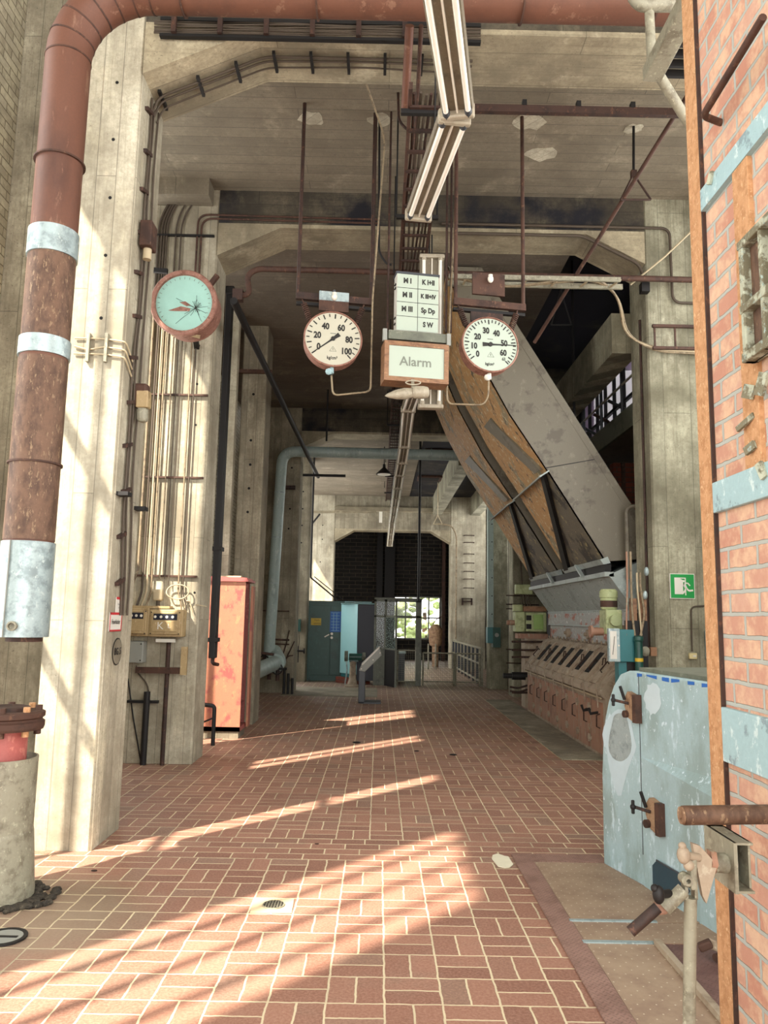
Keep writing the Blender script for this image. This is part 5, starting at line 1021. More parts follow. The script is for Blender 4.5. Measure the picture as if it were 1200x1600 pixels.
for pts, wd in (([(.56, .60), (.64, .42)], .1), ([(.64, .42), (.58, .30), (.48, .20)], .07), ([(.64, .42), (.76, .32), (.92, .34)], .07), ([(.58, .62), (.72, .62), (.80, .52)], .05), ([(.56, .6), (.50, .50), (.44, .50)], .05)):
    for i in range(len(pts) - 1): b.beam(U(*pts[i]) + V((0, -.0015, 0)), U(*pts[i + 1]) + V((0, -.0015, 0)), wd * w_, .002, (0, 1, 0))
b.o('running_figure', 'signwhite', t)
z9 = lambda px, py: V((P(px, py, Y=9.05).x, 9.06, P(px, py, Y=9.05).z))
MB().tube(arc([z9(1112, 946), z9(1080, 948), z9(1082, 1018)], .06), .009, 7).one('conduit', 'cable', 'thin dark conduit from the light switch up and right', 'conduit')
p = z9(1083, 1025); t = T('light_switch', 'cream light switch box on the exit-sign pillar', 'switch', p); MB().cbox(p, (.09, .05, .07)).o('case', plain('cream_plastic', hx('d6c896'), .4), t, bevel=.01); MB().cbox(p + V((.01, -.028, 0)), (.035, .008, .02)).o('rocker', 'signwhite', t)
p = z9(1112, 1008); t = T('intercom_box', 'grey-blue elongated box on the exit-sign pillar by rusty column', 'box', p); MB().cbox(p, (.14, .07, .34)).o('case', 'galv', t, bevel=.02); MB().cbox(p + V((0, -.04, .02)), (.07, .02, .2)).o('cover', 'paleblue', t)
MB().box(z9(1104, 0).x - .015, z9(1104, 0).x + .02, 9.03, 9.08, P(1107, 935, Y=9.05).z, 7).one('drainpipe', 'redpaint', 'reddish pipe down the exit-sign pillar beside rusty column', 'pipe')
# walkway behind the exit pillar
t = T('walkway', 'steel walkway with pipe railing high behind the chutes', 'walkway', (3.9, 13, 4.5))
MB().box(3.5, 4.6, 9.8, 17.3, 4.42, 4.6).o('deck', 'chute', t); MB().box(3.46, 3.5, 9.8, 17.3, 4.4, 4.72).o('kick_plate', 'kiosk', t)
MB().cyl((3.5, 9.8, 5.65), (3.5, 17.3, 5.65), .025).o('top_rail', 'steelgrey', t); MB().cyl((3.5, 9.8, 5.15), (3.5, 17.3, 5.15), .018).o('middle_rail', 'steelgrey', t)
for k in range(6): MB().cyl((3.5, 10.9 + k * 1.05, 4.6), (3.5, 10.9 + k * 1.05, 5.65), .025).o('post', 'dkgrey', t)
MB().box(3.9, 4.58, 9.75, 17.3, 2.56, 2.85).one('boiler_casing', 'dark', 'black boiler casing in the dark behind the chutes', 'casing')
p = P(965, 720, Y=12.5); q = P(992, 790, Y=12.5); MB().box(p.x - .1, p.x + .9, 12.4, 12.6, 2.6, 4.3).one('brick_panel', 'redbrick', 'red brick panel seen behind the near chute edge', 'wall panel', kind='structure')
for k in range(2): x = p.x + .02 + k * .22; MB().box(x, x + .05, 12.33, 12.4, 2.6, 4.3).one('steel_stud', 'rust', ['left', 'right'][k] + ' rusty stud on the red brick panel', 'stud', 'studs on the brick panel')
t = T('window_20', 'lilac translucent windows above the walkway', None, (4.62, 14.9, 5.2), kind='structure')
b = MB()
for k in range(9): y = 12.5 + k * .6; b.box(4.6, 4.66, y - .03, y + .03, 5.0, 7.2)
for z_ in (5.0, 5.9, 7.17): b.box(4.6, 4.66, 12.5, 17.3, z_ - .03, z_ + .03)
b.o('window_frame', 'dark', t); MB().box(4.66, 4.68, 12.5, 17.3, 5.0, 7.2).o('pane', glass_mat('lilac_pane', (.62, .52, .66, 1), .75, .4), t)
b = MB().box(4.6, 4.9, 9.1, 18.4, 0, 5.0).box(4.6, 4.9, 9.1, 18.4, 7.2, 9).box(4.6, 4.9, 9.1, 12.5, 5, 7.2).box(4.6, 4.9, 17.3, 18.4, 5, 7.2).box(4.6, 4.9, 18.4, 27.2, 0, 3.0).box(4.6, 4.9, 18.4, 27.2, 5.7, 9).box(4.6, 4.9, 22.6, 23, 1.6, 5.7).box(4.6, 4.9, 27.2, 33, 0, 9); b.st('wall_right_inner', 'conc_soot', 'black wall behind the furnace and walkway')  # far openings added out of view to brighten the far bay
for k in range(4): MB().tube(arc([(4.2, 12.8 + k * .9, 4.6), (4.2, 12.8 + k * .9, 5.3), (3.9, 12.9 + k * .9, 5.5)], .1), .03, 7).one('valve_pipe', ['dkgrey', 'rust', 'dkgrey', 'steelgrey'][k], 'pipe bend standing on the high walkway, ' + ['nearest', 'second', 'third', 'furthest'][k], 'pipe', 'pipe bends on the walkway')

# ================================================================== FAR END
t = T('switch_cabinet', 'dark green double-door switch cabinet with yellow and blue notices', 'cabinet', (-1.5, 21.2, 0))
x0, x1, yf, ht = -1.93, -.75, 20.95, 2.09
MB().box(x0, x1, yf + .02, yf + .5, .0, ht).o('case', 'dkgreen', t)
xm = P(528, 1000, Y=20.95).x - .08; xm = -1.3
for a, c in ((x0 + .02, xm - .008), (xm + .008, x1)): MB().box(a, c, yf, yf + .02, .15, ht - .1).o('door', 'dkgreen', t, bevel=.006)
MB().box(x0, x1 + .1, yf - .03, yf + .52, ht, ht + .03).o('roof', 'dkgreen', t)
pz = lambda py: P(500, py, Y=20.95).z; px_ = lambda px: P(px, 1000, Y=20.95).x
n_ = MB().box(px_(485), px_(501), yf - .012, yf, pz(977), pz(966)).o('warning_notice', 'yellow', t)
MB().text('Hoch-', .06, ((px_(485) + px_(501)) / 2 + .03, yf - .012, pz(969)), (1, 0, 0), (0, 0, 1), .003).text('spannung', .05, ((px_(485) + px_(501)) / 2 + .03, yf - .012, pz(974)), (1, 0, 0), (0, 0, 1), .003).o('lettering', 'ink', n_)
n_ = MB().box(px_(515), px_(532), yf - .012, yf, pz(987), pz(955)).o('blue_notice', 'blue', t)
b = MB()
for k in range(7): z_ = pz(985) + (pz(957) - pz(985)) * k / 6; b.box(px_(516.5), px_(530), yf - .015, yf - .012, z_ - .004, z_ + .004)
b.box(px_(520), px_(520) + .01, yf - .015, yf - .012, pz(985), pz(957)); b.box(px_(525), px_(525) + .01, yf - .015, yf - .012, pz(985), pz(957)); b.o('table_lines', 'ltblue', n_)
for z_ in (pz(990), pz(996)): MB().cyl((xm + .04, yf - .012, z_), (xm + .04, yf, z_), .035, n=14).o('lock', 'white', t)
MB().beam((xm - .15, yf - .02, pz(995)), (xm - .03, yf - .02, pz(991)), .02, .03).o('handle', 'white', t)
t = T('steel_locker', 'tall light blue cabinet with its dark side turned right', 'cabinet', (-.75, 20.4, 0))
a = V((-1.0, 20.55, 0)); c = V((-.55, 19.95, 0)); d_ = V((-.13, 20.35, 0))
MB().prism([a + V((0, 0, .25)), c + V((0, 0, .25)), c + V((.015, .02, .25)), a + V((.015, .02, .25))], (0, 0, 1.78)).o('light_side', 'ltblue', t)
MB().prism([c + V((.012, .0, .1)), (-.12, 19.97, .1), (-.12, 20.6, .1), a + V((.03, .05, .1))], (0, 0, 1.92)).o('body', 'navy', t)
MB().prism([a + V((.03, .03, .16)), c + V((.0, .03, .16)), c + V((.02, .05, .16)), a + V((.05, .05, .16))], (0, 0, .1)).o('teal_plinth', 'teal', t); MB().prism([a + V((-.1, 0, 0)), c + V((.0, 0, 0)), (-.2, 20.2, 0), (-.3, 20.6, 0), a + V((0, .1, 0))], (0, 0, .15)).o('brick_base', 'redbrick', t)
for z_ in (2.05, 2.09): MB().cbox((-.55, 20.3, z_ + .0), (.9 - (z_ - 2.05) * 5, .5, .02), rz=.05).one('roof_board', 'ltblue', ('lower' if z_ < 2.07 else 'upper') + ' pale board lying on the light blue cabinet', 'board')
# bench grinder
g0 = V((-.62, 19.35, 0)); t = T('bench_grinder', 'old green grinder on a cast pedestal in front of light blue cabinet', 'grinder', g0)
MB().lathe(g0, (0, 0, 1), [(.2, 0), (.2, .03), (.13, .06), (.09, .2), (.075, .5), (.09, .62)], 18).o('pedestal', 'iron', t); MB().cyl(g0 + V((-.1, 0, .72)), g0 + V((.22, 0, .72)), .09, n=18).o('motor', 'dkgreen', t)
for x in (-.17, .27): MB().cyl(g0 + V((x - .04, 0, .74)), g0 + V((x + .04, 0, .74)), .13 if x < 0 else .1, n=20).o('wheel_guard', 'kiosk', t)
MB().cbox(g0 + V((.02, 0, .63)), (.22, .16, .05)).o('bracket', 'dkgreen', t); MB().tube([g0 + V((-.16, -.1, .62)), g0 + V((-.14, -.12, .4)), g0 + V((-.18, -.1, .06))], .02, 6).o('drain_pipe', 'galv', t)
# info stand
t = T('info_lectern', 'grey cantilever information lectern standing on the paving', 'lectern', (-.15, 15.9, 0))
MB().box(-.36, .07, 15.65, 16.1, 0, .03).o('base_plate', 'dkgrey', t); MB().box(-.38, -.25, 15.65, 16.1, .0, .66).o('stem', 'dkgrey', t, bevel=.01)
MB().prism([(-.38, 15.62, .64), (-.26, 15.62, .62), (.07, 15.62, .95), (.04, 15.62, 1.05), (-.0, 15.62, 1.08), (-.34, 15.62, .74)], (0, .5, 0)).o('arm', 'greypaint', t, bevel=.008)
MB().prism([(-.33, 15.6, .77), (.01, 15.6, 1.11), (.03, 15.6, 1.1), (-.31, 15.6, .75)], (0, .54, 0)).o('panel', 'signwhite', t)
for x, z_ in ((-.33, .68), (-.1, .86), (.04, 1.0)): MB().cyl((x, 15.61, z_), (x, 15.63, z_), .012, n=8).o('screw', 'white', t)
# kiosk
t = T('control_booth', 'grey metal control booth with windows and open doorway', 'booth', (.5, 20.6, 0))
K0, K1, KY, KB = -.12, 1.1, 19.9, 21.9
def kx(px): return P(px, 1000, Y=KY).x
def kz(py): return P(620, py, Y=KY).z
zt = 2.17
xs = [K0, kx(603), kx(619), kx(651), K1]
for x0_, x1_ in ((K0, K0 + .06), (kx(600), kx(604)), (kx(617), kx(620)), (kx(650), K1)): MB().box(x0_, x1_, KY, KY + .06, 0 if x1_ < .3 or x0_ > .9 else kz(963), zt).o('post', 'kiosk', t)
MB().box(K0, K1, KY, KY + .06, zt - .06, zt).o('top_rail', 'kiosk', t); MB().box(K0, K1, KY, KY + .06, kz(965), kz(963) + .02).o('transom', 'kiosk', t)
MB().box(K0 + .06, kx(600), KY + .02, KY + .05, 0, kz(1013)).o('lower_panel', 'kiosk', t)
for a, c, z0_, z1_ in ((K0 + .06, kx(600), kz(1013), kz(965)), (K0 + .06, kx(617), kz(963), zt - .06), (kx(620), kx(650), kz(963), zt - .06)): MB().box(a, c, KY + .03, KY + .035, z0_, z1_).o('window_pane', 'glass', t)
MB().box(K0, K1 + .02, KY - .03, KB, zt, zt + .04).o('roof', 'kiosk', t)
MB().box(K0, K0 + .04, KY + .06, KB, 0, zt).o('side_wall', 'kiosk', t); MB().box(K1 - .06, K1 - .02, KY + .06, KB, 0, .9).box(K1 - .06, K1 - .02, KB - .06, KB, .9, zt).o('side_rail', 'kiosk', t)
d0 = V((kx(603), KY, 0)); d1 = V((kx(618), KY - .55, 0)); dd = (d1 - d0); dn = V((dd.y, -dd.x, 0)).normalized() * .03
dr = MB().prism([d0, d1, d1 + dn, d0 + dn], (0, 0, kz(1015))).o('door', 'dark', t)
MB().prism([d0 + V((0, 0, kz(1013))), d1 + V((0, 0, kz(1013))), d1 + dn * .3 + V((0, 0, kz(1013))), d0 + dn * .3 + V((0, 0, kz(1013)))], (0, 0, kz(963) - kz(1013))).o('door_pane', 'glass', dr)
b = MB()
for zz in (kz(1014), kz(964)): b.beam(d0 + V((0, 0, zz)), d1 + V((0, 0, zz)), .04, .04)
b.beam(d1, d1 + V((0, 0, kz(963))), .05, .05); b.o('door_frame', 'kiosk', dr)
t = T('desk_cabinet', 'grey cabinet inside the booth left of the doorway', 'cabinet', (.6, 21.2, 0)); MB().box(.5, .72, 21.0, 21.5, 0, .75).o('case', 'dkgrey', t); MB().box(.5, .74, 20.98, 21.5, .75, .8).o('top', 'galv', t)
# mesh gate and fence
def meshfence(p0, p1, h, lab, n=14, posts=True, name='mesh_fence'):
    p0 = V(p0); p1 = V(p1); t = T(name, lab, 'fence', (p0 + p1) / 2)
    MB().cyl(p0 + V((0, 0, h)), p1 + V((0, 0, h)), .022).o('rail', 'steelgrey', t); MB().cyl(p0 + V((0, 0, .1)), p1 + V((0, 0, .1)), .018).o('rail', 'steelgrey', t)
    for q in (p0, p1): MB().cyl(q, q + V((0, 0, h)), .025).o('post', 'steelgrey', t)
    b = MB(); L = (p1 - p0).length; m = int(L / .055)
    for k in range(1, m): q = p0 + (p1 - p0) * k / m; b.beam(q + V((0, 0, .1)), q + V((0, 0, h)), .004, .004)
    for k in range(1, int((h - .1) / .055)): b.beam(p0 + V((0, 0, .1 + k * .055)), p1 + V((0, 0, .1 + k * .055)), .004, .004)
    b.o('wire_mesh', 'steelgrey', t); return t
meshfence((.5, 20.0, 0), (1.0, 20.0, 0), .88, 'mesh gate across the booth doorway', name='mesh_gate')
meshfence((1.16, 20.1, 0), (1.95, 20.1, 0), .82, 'mesh fence panel right next to the booth')
meshfence((2.0, 20.1, 0), (2.62, 20.1, 0), .82, 'mesh fence panel further right, reaching the handrail')
t = T('handrail', 'pale pipe railing receding along the pit at right', 'railing', (2.7, 23.6, 0))
for z_ in (.95, .55, .1): MB().cyl((2.68, 20.15, z_), (2.6, 27.0, z_), .03).o('rail', 'steelgrey', t)
for k in range(9): f_ = k / 8; MB().box(2.68 - .08 * f_ - .03, 2.68 - .08 * f_ + .03, 20.15 + 6.85 * f_ - .03, 20.15 + 6.85 * f_ + .03, 0, .95).o('post', 'dkgrey' if k else 'steelgrey', t)
# rusty pump in front of the end window
c = V((2.05, 28.0, 0)); t = T('standing_pump', 'tan rusty upright machine at right edge of end window', 'machine', c)
MB().lathe(c, (0, 0, 1), [(.12, 0), (.12, .7), (.2, .75), (.24, .9), (.24, 1.15), (.26, 1.2), (.26, 1.3), (.15, 1.45), (.08, 1.5)], 18).o('body', 'tanrust', t); MB().tube(arc([c + V((-.1, 0, 1.5)), c + V((.1, 0, 1.75)), c + V((.35, 0, 1.8))], .1), .02, 6).o('handle', 'rust', t)
for x in (1.7, 1.95): MB().cyl((x, 26.5, 0), (x, 26.5, .85), .025).one('bollard_pipe', 'steelgrey', 'thin grey stake before the upright machine, ' + ('left' if x < 1.8 else 'right'), 'post', 'stakes')
# ladder rungs on the far pillar
t = T('rung_ladder', 'iron rungs set up the broad far pillar', 'ladder', (3.05, 26.9, 3))
for i, py in enumerate((837, 848, 866, 880, 893, 905, 919)):
    z_ = P(735, py, Y=26.95).z; MB().tube(arc([(2.95, 27, z_), (2.95, 26.85, z_), (3.3, 26.85, z_), (3.3, 27, z_)], .05), .016, 6).o('rung', 'darkrust', t)
z_ = P(735, 940, Y=26.95).z; t = T('wall_bracket', 'small iron frame bracket on the broad far pillar', 'bracket', (3.1, 26.9, z_)); MB().box(2.88, 2.93, 26.9, 27, z_ - .12, z_ + .12).box(3.2, 3.25, 26.9, 27, z_ - .12, z_ + .12).box(2.88, 3.25, 26.9, 26.95, z_ - .02, z_ + .02).box(2.88, 3.25, 26.9, 26.95, z_ + .09, z_ + .12).o('frame', 'darkrust', t)
x = P(713, 850, Y=26.9).x; MB().tube(arc([(2.0, 26.7, 5.0), (2.5, 26.7, 4.95), (x, 26.8, 4.6), (x, 26.9, 1.0)], .2), .03, 7).one('conduit', 'conduit', 'conduit bending down the corner of broad far pillar', 'conduit')
# far-right duct, teal box
a = P(766, 790, Y=19.3); z0_ = P(766, 985, Y=19.3).z
t = T('cable_duct', 'thin pale vertical duct above the small teal box', 'duct', (a.x, 19.3, z0_)); MB().box(a.x - .07, a.x + .07, 19.22, 19.38, z0_, a.z).o('duct', 'duct', t)
for k in range(6): MB().cyl((a.x + .03, 19.2, z0_ + .4 + k * .45), (a.x + .03, 19.22, z0_ + .4 + k * .45), .015, n=8).o('screw', 'dark', t)
p = P(761, 980, Y=19.1); q = P(781, 1005, Y=19.1); t = T('switch_box', 'small teal switch box with dial on the far right pillar', 'box', (p.x, 19.1, q.z)); MB().box(p.x, p.x + .13, 19.0, 19.3, q.z, p.z).o('case', 'teal', t); MB().box(p.x + .13, q.x, 18.98, 19.3, q.z - .1, p.z).o('front', 'dkgreen', t); MB().cyl((p.x + .22, 18.95, q.z + .2), (p.x + .22, 18.98, q.z + .2), .05, n=14).o('dial', 'greypaint', t)
# small boxes on left narrow pillar
p = P(467, 977, Y=20.45); t = T('switch_box', 'small dark green switch box on the narrow perforated pillar', 'box', p); MB().cbox(p, (.1, .12, .32)).o('case', 'dkgreen', t); MB().tube([p + V((0, 0, -.16)), p + V((.03, 0, -.4)), p + V((0, 0, -.7))], .01, 5).o('cable', 'cable', t)
p = P(466, 1017, Y=20.4); t = T('valve', 'small black valve on the narrow perforated pillar', 'valve', p); MB().cyl(p + V((-.12, 0, 0)), p + V((.15, 0, 0)), .025).o('body', 'dark', t); MB().cyl(p + V((0, 0, -.3)), p + V((0, 0, .12)), .015).o('stem', 'dark', t); MB().cyl(p + V((.14, 0, 0)), p + V((.17, 0, 0)), .07, n=12).o('handwheel', 'dark', t)
b = MB(); b.box(-2.1, .0, 16.9, 19.0, .002, .01); b.one('floor_screed', 'conc_far', 'worn grey screed patch in front of light blue cabinet', 'screed', kind='structure')

# ================================================================== BLUE MACHINE
A0 = V((1.625, 5.72, 0)); MD = V((.335, -1.18, 0)).normalized(); MN = V((MD.y, -MD.x, 0)) # towards the aisle
if MN.x > 0: MN = -MN
def PMc(px, py, off=0.0):
    d = ROT @ _ray(px, py); o = A0 + MN * off; k = (o - EYE).dot(MN) / d.dot(MN); return EYE + d * k
def ML(t_, z_, off=0.0): return A0 + MD * t_ + V((0, 0, z_)) + MN * off
t = T('blue_machine', 'large worn blue-grey machine housing with rounded top corner', 'machine', A0 + MD)
pr = [(0, 0), (0, .62), (.02, .84), (.05, 1.0), (.10, 1.13), (.17, 1.25), (.26, 1.34), (.36, 1.37), (2.7, 1.33), (2.7, 0)]
MB().prism([ML(a, z_) for a, z_ in pr], -MN * 1.6).o('housing', 'machine', t, bevel=.012)
MB().prism([ML(a, z_, -.06) for a, z_ in ((.4, 1.365), (2.7, 1.33), (2.7, 1.36), (.4, 1.395))], -MN * 1.5).o('top_board', 'kiosk', t)
p = PMc(1002, 1183); tt = (p - A0).dot(MD)
w0 = [ML(tt, 0), ML(2.7, 0), ML(2.7, 0, .2), ML(tt, 0, .004)]
q = PMc(1126, 1235, .1)
MB().add([ML(tt, 0, .003), ML(2.7, 0, .2), ML(2.7, q.z * .72, .2), ML(tt, p.z, .003), ML(tt, 0, -.01), ML(2.7, 0, -.01), ML(2.7, q.z * 1.05, -.01), ML(tt, p.z + .0, -.01)], [(0, 3, 2, 1), (4, 5, 6, 7), (3, 7, 6, 2), (0, 1, 5, 4), (1, 2, 6, 5), (0, 4, 7, 3)]).o('lower_duct', 'machine', t)
hp = [(1020, 1352), (1027, 1344), (1060, 1363), (1078, 1392), (1060, 1415), (1022, 1428)]
offh = lambda v: .006 + .197 * max(0, ((v - A0).dot(MD) - tt)) / (2.7 - tt)
pts = []
for x, y in hp:
    v = PMc(x, y, .03); v = PMc(x, y, offh(v) + .002); pts.append(v)
MB().prism(pts, MN * .004).o('opening_shade_patch', plain('opening_shade_blue', hx('26414e'), .5), t)  # flat patch, the opening's inner shade is in its colour
MB().tube([v + MN * .006 for v in pts[1:5]], .006, 5, caps=False).o('opening_rim', 'dkgrey', t)
b = MB()
for k in range(16):
    u = .45 + k * .13 + R_.uniform(-.03, .03); L = R_.uniform(.03, .11); zz = 1.365 - .0171 * (u - .36); b.prism([ML(u, zz - R_.uniform(.012, .035), .001), ML(u + L, zz - R_.uniform(.01, .03), .001), ML(u + L, zz - .003, .001), ML(u, zz - .003, .001)], MN * .001)
b.o('blue_paint_edge', 'blue', t, stuff=True)
s0 = PMc(999, 1100).copy(); MB().beam(ML((s0 - A0).dot(MD), .2, .001), ML((s0 - A0).dot(MD), 1.36, .001), .004, .004, MN).o('panel_seam', 'dkgrey', t)
ring = []
for k in range(26):
    a = 2 * PI * k / 26; x = 968 + 25 * math.cos(a) * (1 + .12 * math.sin(4 * a)); y = 1160 + (52 if math.sin(a) < 0 else 92 * (1 - .75 * abs(math.cos(a)))) * math.sin(a); ring.append(PMc(x, y, .001))
MB().prism(ring, MN * .0006).o('paint_wear', plain('pale_paint_halo', hx('b4c8d0'), .5), t)
blob = []
for k in range(22):
    a = 2 * PI * k / 22; x = 969 + 17 * math.cos(a) * (1 + .15 * math.sin(3 * a)); y = 1152 + 42 * math.sin(a) * (1 + .1 * math.cos(2 * a)); blob.append(PMc(x, y, .0015))
MB().prism(blob, MN * .001).o('paint_wear', 'galv', t)
b = MB(); blob = []
for k in range(20):
    a = 2 * PI * k / 20; x = 1020 + 13 * math.cos(a) * R_.uniform(.7, 1.2); y = 1092 + 28 * math.sin(a) * R_.uniform(.8, 1.1); blob.append(PMc(x, y, .0015))
MB().prism(blob, MN * .001).o('paint_wear', plain('white_paint_wear', hx('b9cbd2'), .5), t)
def clamp(px, py, lab, s=1.0):
    o = PMc(px, py, .0); u = (o - A0).dot(MD); off0 = offh(o) if py > 1200 else .002
    t = T('door_clamp', lab, 'clamp', o); z_ = o.z
    f = lambda a, h, o_: ML(u + a * s, z_ + h * s, off0 + o_ * s)
    MB().prism([f(-.03, -.09, 0), f(.05, -.12, 0), f(.05, .11, 0), f(-.03, .13, 0), f(-.07, .08, 0), f(-.08, 0, 0)], MN * .05 * s).o('bracket_plate', 'tanrust', t, bevel=.006)
    MB().prism([f(.05, -.12, 0), f(.1, -.12, 0), f(.1, .11, 0), f(.05, .11, 0)], MN * .06 * s).o('stop_block', 'rust', t)
    MB().cyl(f(-.01, .03, .05), f(-.1, .05, .13), .012 * s).o('screw', 'darkrust', t)
    MB().ball(f(-.1, .05, .14), .022 * s).beam(f(-.1, .0, .14), f(-.1, .10, .14), .02, .02).o('wing_nut', 'dark', t, bevel=.006)
    MB().cyl(f(-.04, .06, .07), f(-.04, .17, .11), .013 * s).o('lever', 'dark', t); MB().cyl(f(-.04, -.06, .05), f(-.04, -.06, .08), .03 * s).o('pivot_bolt', 'rust', t)
clamp(992, 1105, 'rusty clamp high on the blue machine', .8)
clamp(1032, 1275, 'rusty clamp low on the blue machine above the dark opening', .85)
# floor plates
def plate(name, mat, x0, x1, y0, y1, lab, z1=.007): return MB().box(x0, x1, y0, y1, .001, z1).one(name, mat, lab, 'floor plate')
plate('floor_plate', 'dotted', 1.135, 2.3, 4.66, 5.72, 'dimpled tan floor plate in front of the blue machine')
plate('floor_plate', 'dotted', 1.135, 2.3, 4.37, 4.64, 'narrow dimpled floor plate between the two pale strips')
plate('floor_plate', 'dotted', 1.135, 1.50, 2.6, 4.35, 'nearest dimpled tan floor plate, running out of frame')
plate('floor_plate', 'checker2', 1.53, 2.4, 2.6, 4.35, 'dark reddish raised-bar plate beside the rusty column foot')
t = T('plate_frame', 'reddish raised-bar border framing the floor plates', 'floor plate', (1.07, 4.3, 0)); MB().box(1.0, 1.132, 2.6, 5.9, .001, .009).o('side_strip', 'checker', t); MB().box(1.132, 1.66, 5.73, 5.9, .001, .009).o('end_strip', 'checker', t)
MB().box(1.12, 1.62, 4.64, 4.665, .002, .014).one('steel_strip', 'galv', 'pale blue-grey steel strip, the further one', 'strip'); MB().box(1.12, 1.50, 4.345, 4.375, .002, .014).one('steel_strip', 'galv', 'pale blue-grey steel strip, the nearer one', 'strip')
MB().box(1.495, 1.53, 2.6, 4.35, .001, .035).one('angle_edge', 'iron', 'raised angle edge beside the dark reddish plate', 'edge')
p = P(1118, 1497, Z=0.02); t = T('loose_clamp', 'loose rusty clamp lying beside the rusty column foot', 'clamp', (p.x, p.y, 0)); MB().cbox(p + V((.03, 0, .05)), (.12, .08, .05), rz=.5, ry=.4).o('jaw', 'iron', t, bevel=.01); MB().cbox(p + V((-.05, 0, .06)), (.07, .05, .04), rz=-.3, ry=-.5).o('nut', 'rust', t, bevel=.01); MB().cyl(p + V((-.02, -.05, .02)), p + V((.1, .02, .02)), .02).o('bolt', 'rust', t)

# ================================================================== RIGHT FOREGROUND WALL
WX = 1.33
MB().box(WX, WX + .24, 1.2, 3.0, 0, 6.6).st('wall_front_right', 'wallbrick', 'pink-red brick infill wall at the right edge')
t = T('steel_column', 'tall orange-rusted steel column at the end of brick wall', 'column', (WX, 3.06, 0)); MB().box(WX - .012, WX + .25, 3.005, 3.13, 0, 6.6).o('shaft', 'rustorange', t, bevel=.004); MB().box(WX - .014, WX, 2.992, 3.005, 0, 6.6).o('dark_edge', 'darkrust', t); MB().box(WX + .0, WX + .2, 3.13, 3.15, 1.0, 4.5).o('rear_pipe', 'redpaint', t)
def band(ya, yb, lab, m_='paleblue'):
    z1_, z0_ = P(1137, ya, X=WX - .02).z, P(1137, yb, X=WX - .02).z
    MB().box(WX - .022, WX + .02, 1.2, 2.99, z0_, z1_).one('steel_beam', m_, lab, 'beam', bevel=.004)
band(1107, 1192, 'pale blue steel beam low in the brick wall', 'paleblue'); band(745, 795, 'speckled blue steel beam in the middle of the brick wall')
z1_, z0_ = P(1112, 275, X=WX - .02).z, P(1112, 318, X=WX - .02).z
MB().box(WX - .022, WX + .02, 1.2, 2.99, z0_ + .02, z1_).one('steel_beam', 'paleblue', 'peeling pale blue steel beam high in the brick wall', 'beam')
a = P(1162, 700, X=WX - .02); c = P(1188, 700, X=WX - .02)
MB().box(WX - .018, WX + .02, c.y, a.y, z1_ - 1.25, z0_ + .06).one('steel_stud', 'rustorange', 'orange rusted stud behind the peeling window frame', 'stud', bevel=.003)
yy = P(1162, 500, X=WX - .05).y; zt_ = P(1165, 372, X=WX - .05).z; zm = P(1163, 485, X=WX - .05).z; zb_ = P(1160, 572, X=WX - .05).z
t = T('window_30', 'peeling pale green window frame with small panes at right edge', None, (WX - .03, 2.3, zb_), kind='structure')
for y0_, y1_ in ((yy - .03, yy), (yy - .16, yy - .14), (yy - .30, yy - .28), (1.9, 1.93)): MB().box(WX - .06, WX - .01, y0_, y1_, zb_, zt_).o('upright', 'peel', t, bevel=.004)
for z0_, z1_ in ((zb_, zb_ + .035), (zm - .015, zm + .015), (zt_ - .03, zt_)): MB().box(WX - .065, WX - .01, 1.9, yy, z0_, z1_).o('rail', 'peel', t, bevel=.004)
MB().box(WX - .03, WX - .024, 1.9, yy, zb_, zt_).o('pane', 'galvbrown', t)
for i, (px, py, sx, sz) in enumerate(((1170, 612, .05, .05), (1165, 660, .09, .02), (1190, 600, .04, .08), (1172, 700, .05, .03), (1110, 278, .02, .05), (1190, 735, .03, .06))):
    p = P(px, py, X=WX - .03); MB().cbox(p, (.012, sx, sz), rx=.4 * (-1) ** i, rz=.3).one('paint_flake', 'peel', ['curling paint flake under the window frame, left', 'bent flake sticking out below the window', 'hanging paint flake right under the window', 'small flake below the bent one', 'paint flake at column end of the high beam', 'flake on the middle beam at the image edge'][i], 'paint flake')
t = T('bent_bracket_tube', 'bent rusty tube bracket on the high blue beam', 'bracket', P(1143, 212, X=1.2)); p0 = P(1206, 125, X=1.27); p1 = P(1143, 212, Y=2.9); p2 = P(1190, 213, X=1.32); MB().tube(arc([V((1.24, 2.3, p1.z + .02)), V((1.24, 2.78, p1.z)), V((1.33, 2.82, p1.z - .0))], .03), .014, 10).o('tube', 'rust', t)
# white guard rail and beam at the top right
t = T('roof_brace', 'pale angled steel beam with round strut at top right', 'brace', (1.9, 4.6, 5.4))
a = P(1018, 118, Y=4.6); c = P(1092, -25, Y=3.9); MB().beam(a, c, .12, .10).o('beam', 'steelgrey', t, bevel=.006)
MB().cyl(P(1030, 118, Y=4.65), P(1105, 240, Y=4.9), .033, n=14).o('strut', 'steelgrey', t)
t = T('guard_pipe', 'grey elbow pipe hanging at the top edge right of the lamps', 'pipe', (1.75, 4.7, 5.8)); MB().tube(arc([P(990, -6, Y=4.7), P(1000, 8, Y=4.7), P(1052, 8, Y=4.7)], .06), .045, 12).o('elbow', 'steelgrey', t); MB().cyl(P(1014, 8, Y=4.72), P(1019, 112, Y=4.72), .032, n=14).o('post', 'steelgrey', t)
t = T('grating', 'dark slatted grating behind the pale angled beam', 'grating', (2.3, 5.5, 6.0)); p = P(1050, 70, Y=5.1)
for k in range(6): MB().box(2.1, 2.7, 5.0 + k * .11, 5.03 + k * .11, 6.0, 6.06).o('slat', 'dark', t)
MB().box(2.08, 2.1, 4.98, 5.62, 6.0, 6.06).o('edge_bar', 'steelgrey', t)
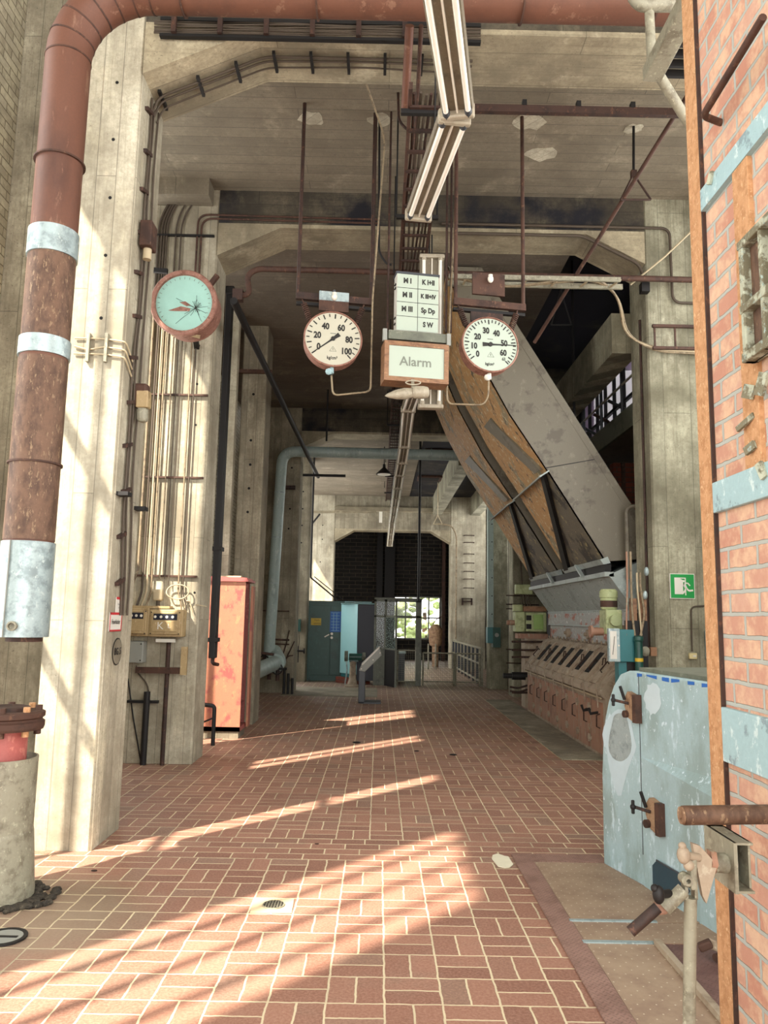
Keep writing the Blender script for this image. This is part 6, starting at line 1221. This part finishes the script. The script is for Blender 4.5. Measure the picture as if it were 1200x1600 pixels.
# adjusting gear in the foreground
a = P(1067, 1274, Y=2.5); t = T('roller', 'horizontal worn brown steel roller in front of the brick wall', 'roller', a); MB().cyl(a, a + V((.42, 0, .012)), .029, n=24).o('tube', 'galvbrown', t); MB().cyl(a + V((-.008, 0, 0)), a + V((.0, 0, 0)), .026, n=24).cyl(a + V((-.012, 0, 0)), a, .012).o('end_cap', 'tanrust', t)
t = T('box_section', 'open-ended pale steel box section below the roller', 'bracket', (1.15, 2.5, .85)); p = P(1147, 1317, Y=2.45); q = P(1180, 1397, Y=2.45); th = .007
MB().box(p.x, q.x, 2.45, 2.66, p.z - th, p.z).o('top_plate', 'steelgrey', t); MB().box(p.x, q.x, 2.45, 2.66, q.z, q.z + th).o('bottom_plate', 'steelgrey', t)
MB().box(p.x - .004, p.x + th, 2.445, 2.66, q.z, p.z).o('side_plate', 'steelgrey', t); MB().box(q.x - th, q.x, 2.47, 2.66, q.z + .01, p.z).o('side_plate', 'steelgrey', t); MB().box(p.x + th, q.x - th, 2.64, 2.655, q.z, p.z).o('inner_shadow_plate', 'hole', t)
F_ = lambda px, py, Y=2.45: P(px, py, Y=Y)
t = T('adjusting_clamp', 'rusty pivoting clamp gear with wing nuts on a pale rod', 'clamp', F_(1080, 1500))
MB().cyl(F_(1112, 1347, 2.5), F_(1147, 1350, 2.5), .029, n=20).o('pivot_tube', 'steelgrey', t); MB().cyl(F_(1106, 1345, 2.48), F_(1115, 1346, 2.48), .036, n=6).o('pivot_nut', 'irondoor', t)
MB().prism([F_(1082, 1318), F_(1094, 1322), F_(1121, 1352), F_(1104, 1412), F_(1098, 1400)], (0, .02, 0)).o('gusset_plate', 'iron', t)
MB().prism([F_(1080, 1340, 2.43), F_(1090, 1338, 2.43), F_(1090, 1392, 2.43), F_(1080, 1392, 2.43)], (0, .04, 0)).o('fork', 'steelgrey', t, bevel=.005)
MB().ball(F_(1068, 1336, 2.42), .02, (1, 1, 1.3)).ball(F_(1076, 1352, 2.42), .016).ball(F_(1066, 1322, 2.42), .012).cyl(F_(1068, 1336, 2.42), F_(1092, 1340, 2.45), .012).o('wing_nut', 'iron', t)
MB().cyl(F_(1068, 1390), F_(1038, 1420), .021, n=14).o('lever_socket', 'steelgrey', t); MB().prism([F_(1038, 1402), F_(1060, 1392), F_(1066, 1408), F_(1042, 1430), F_(1022, 1432), F_(1023, 1415)], (0, .025, 0)).o('clamp_jaw', 'irondoor', t, bevel=.006)
MB().cyl(F_(1028, 1418, 2.46), F_(985, 1456, 2.46), .0165, n=16).o('lever_handle', 'darkrust', t); MB().ball(F_(1029, 1398, 2.42), .018, (1, 1, 1.5)).ball(F_(1023, 1388, 2.42), .012).cyl(F_(1029, 1398, 2.42), F_(1046, 1396, 2.45), .012).o('wing_nut', 'dark', t)
MB().lathe(F_(1072, 1374, 2.45), (0, -1, 0), [(.018, -.02), (.018, .015), (.014, .02), (.007, .02), (.007, .0)], 18).o('eye_bolt', 'steelgrey', t)
MB().box(F_(1068, 1380).x, F_(1073, 1380).x, 2.44, 2.47, F_(1070, 1404).z, F_(1070, 1376).z).box(F_(1083, 1380).x, F_(1088, 1380).x, 2.44, 2.47, F_(1070, 1404).z, F_(1070, 1376).z).o('fork_ends', 'steelgrey', t)
a = F_(1079, 1402); c = V((F_(1071, 1600).x, 2.5, 0)); MB().cyl(a, V((a.x - .022, 2.5, 0.005)), .0185, n=16).o('rod', 'steelgrey', t)
bpy.context.view_layer.update()
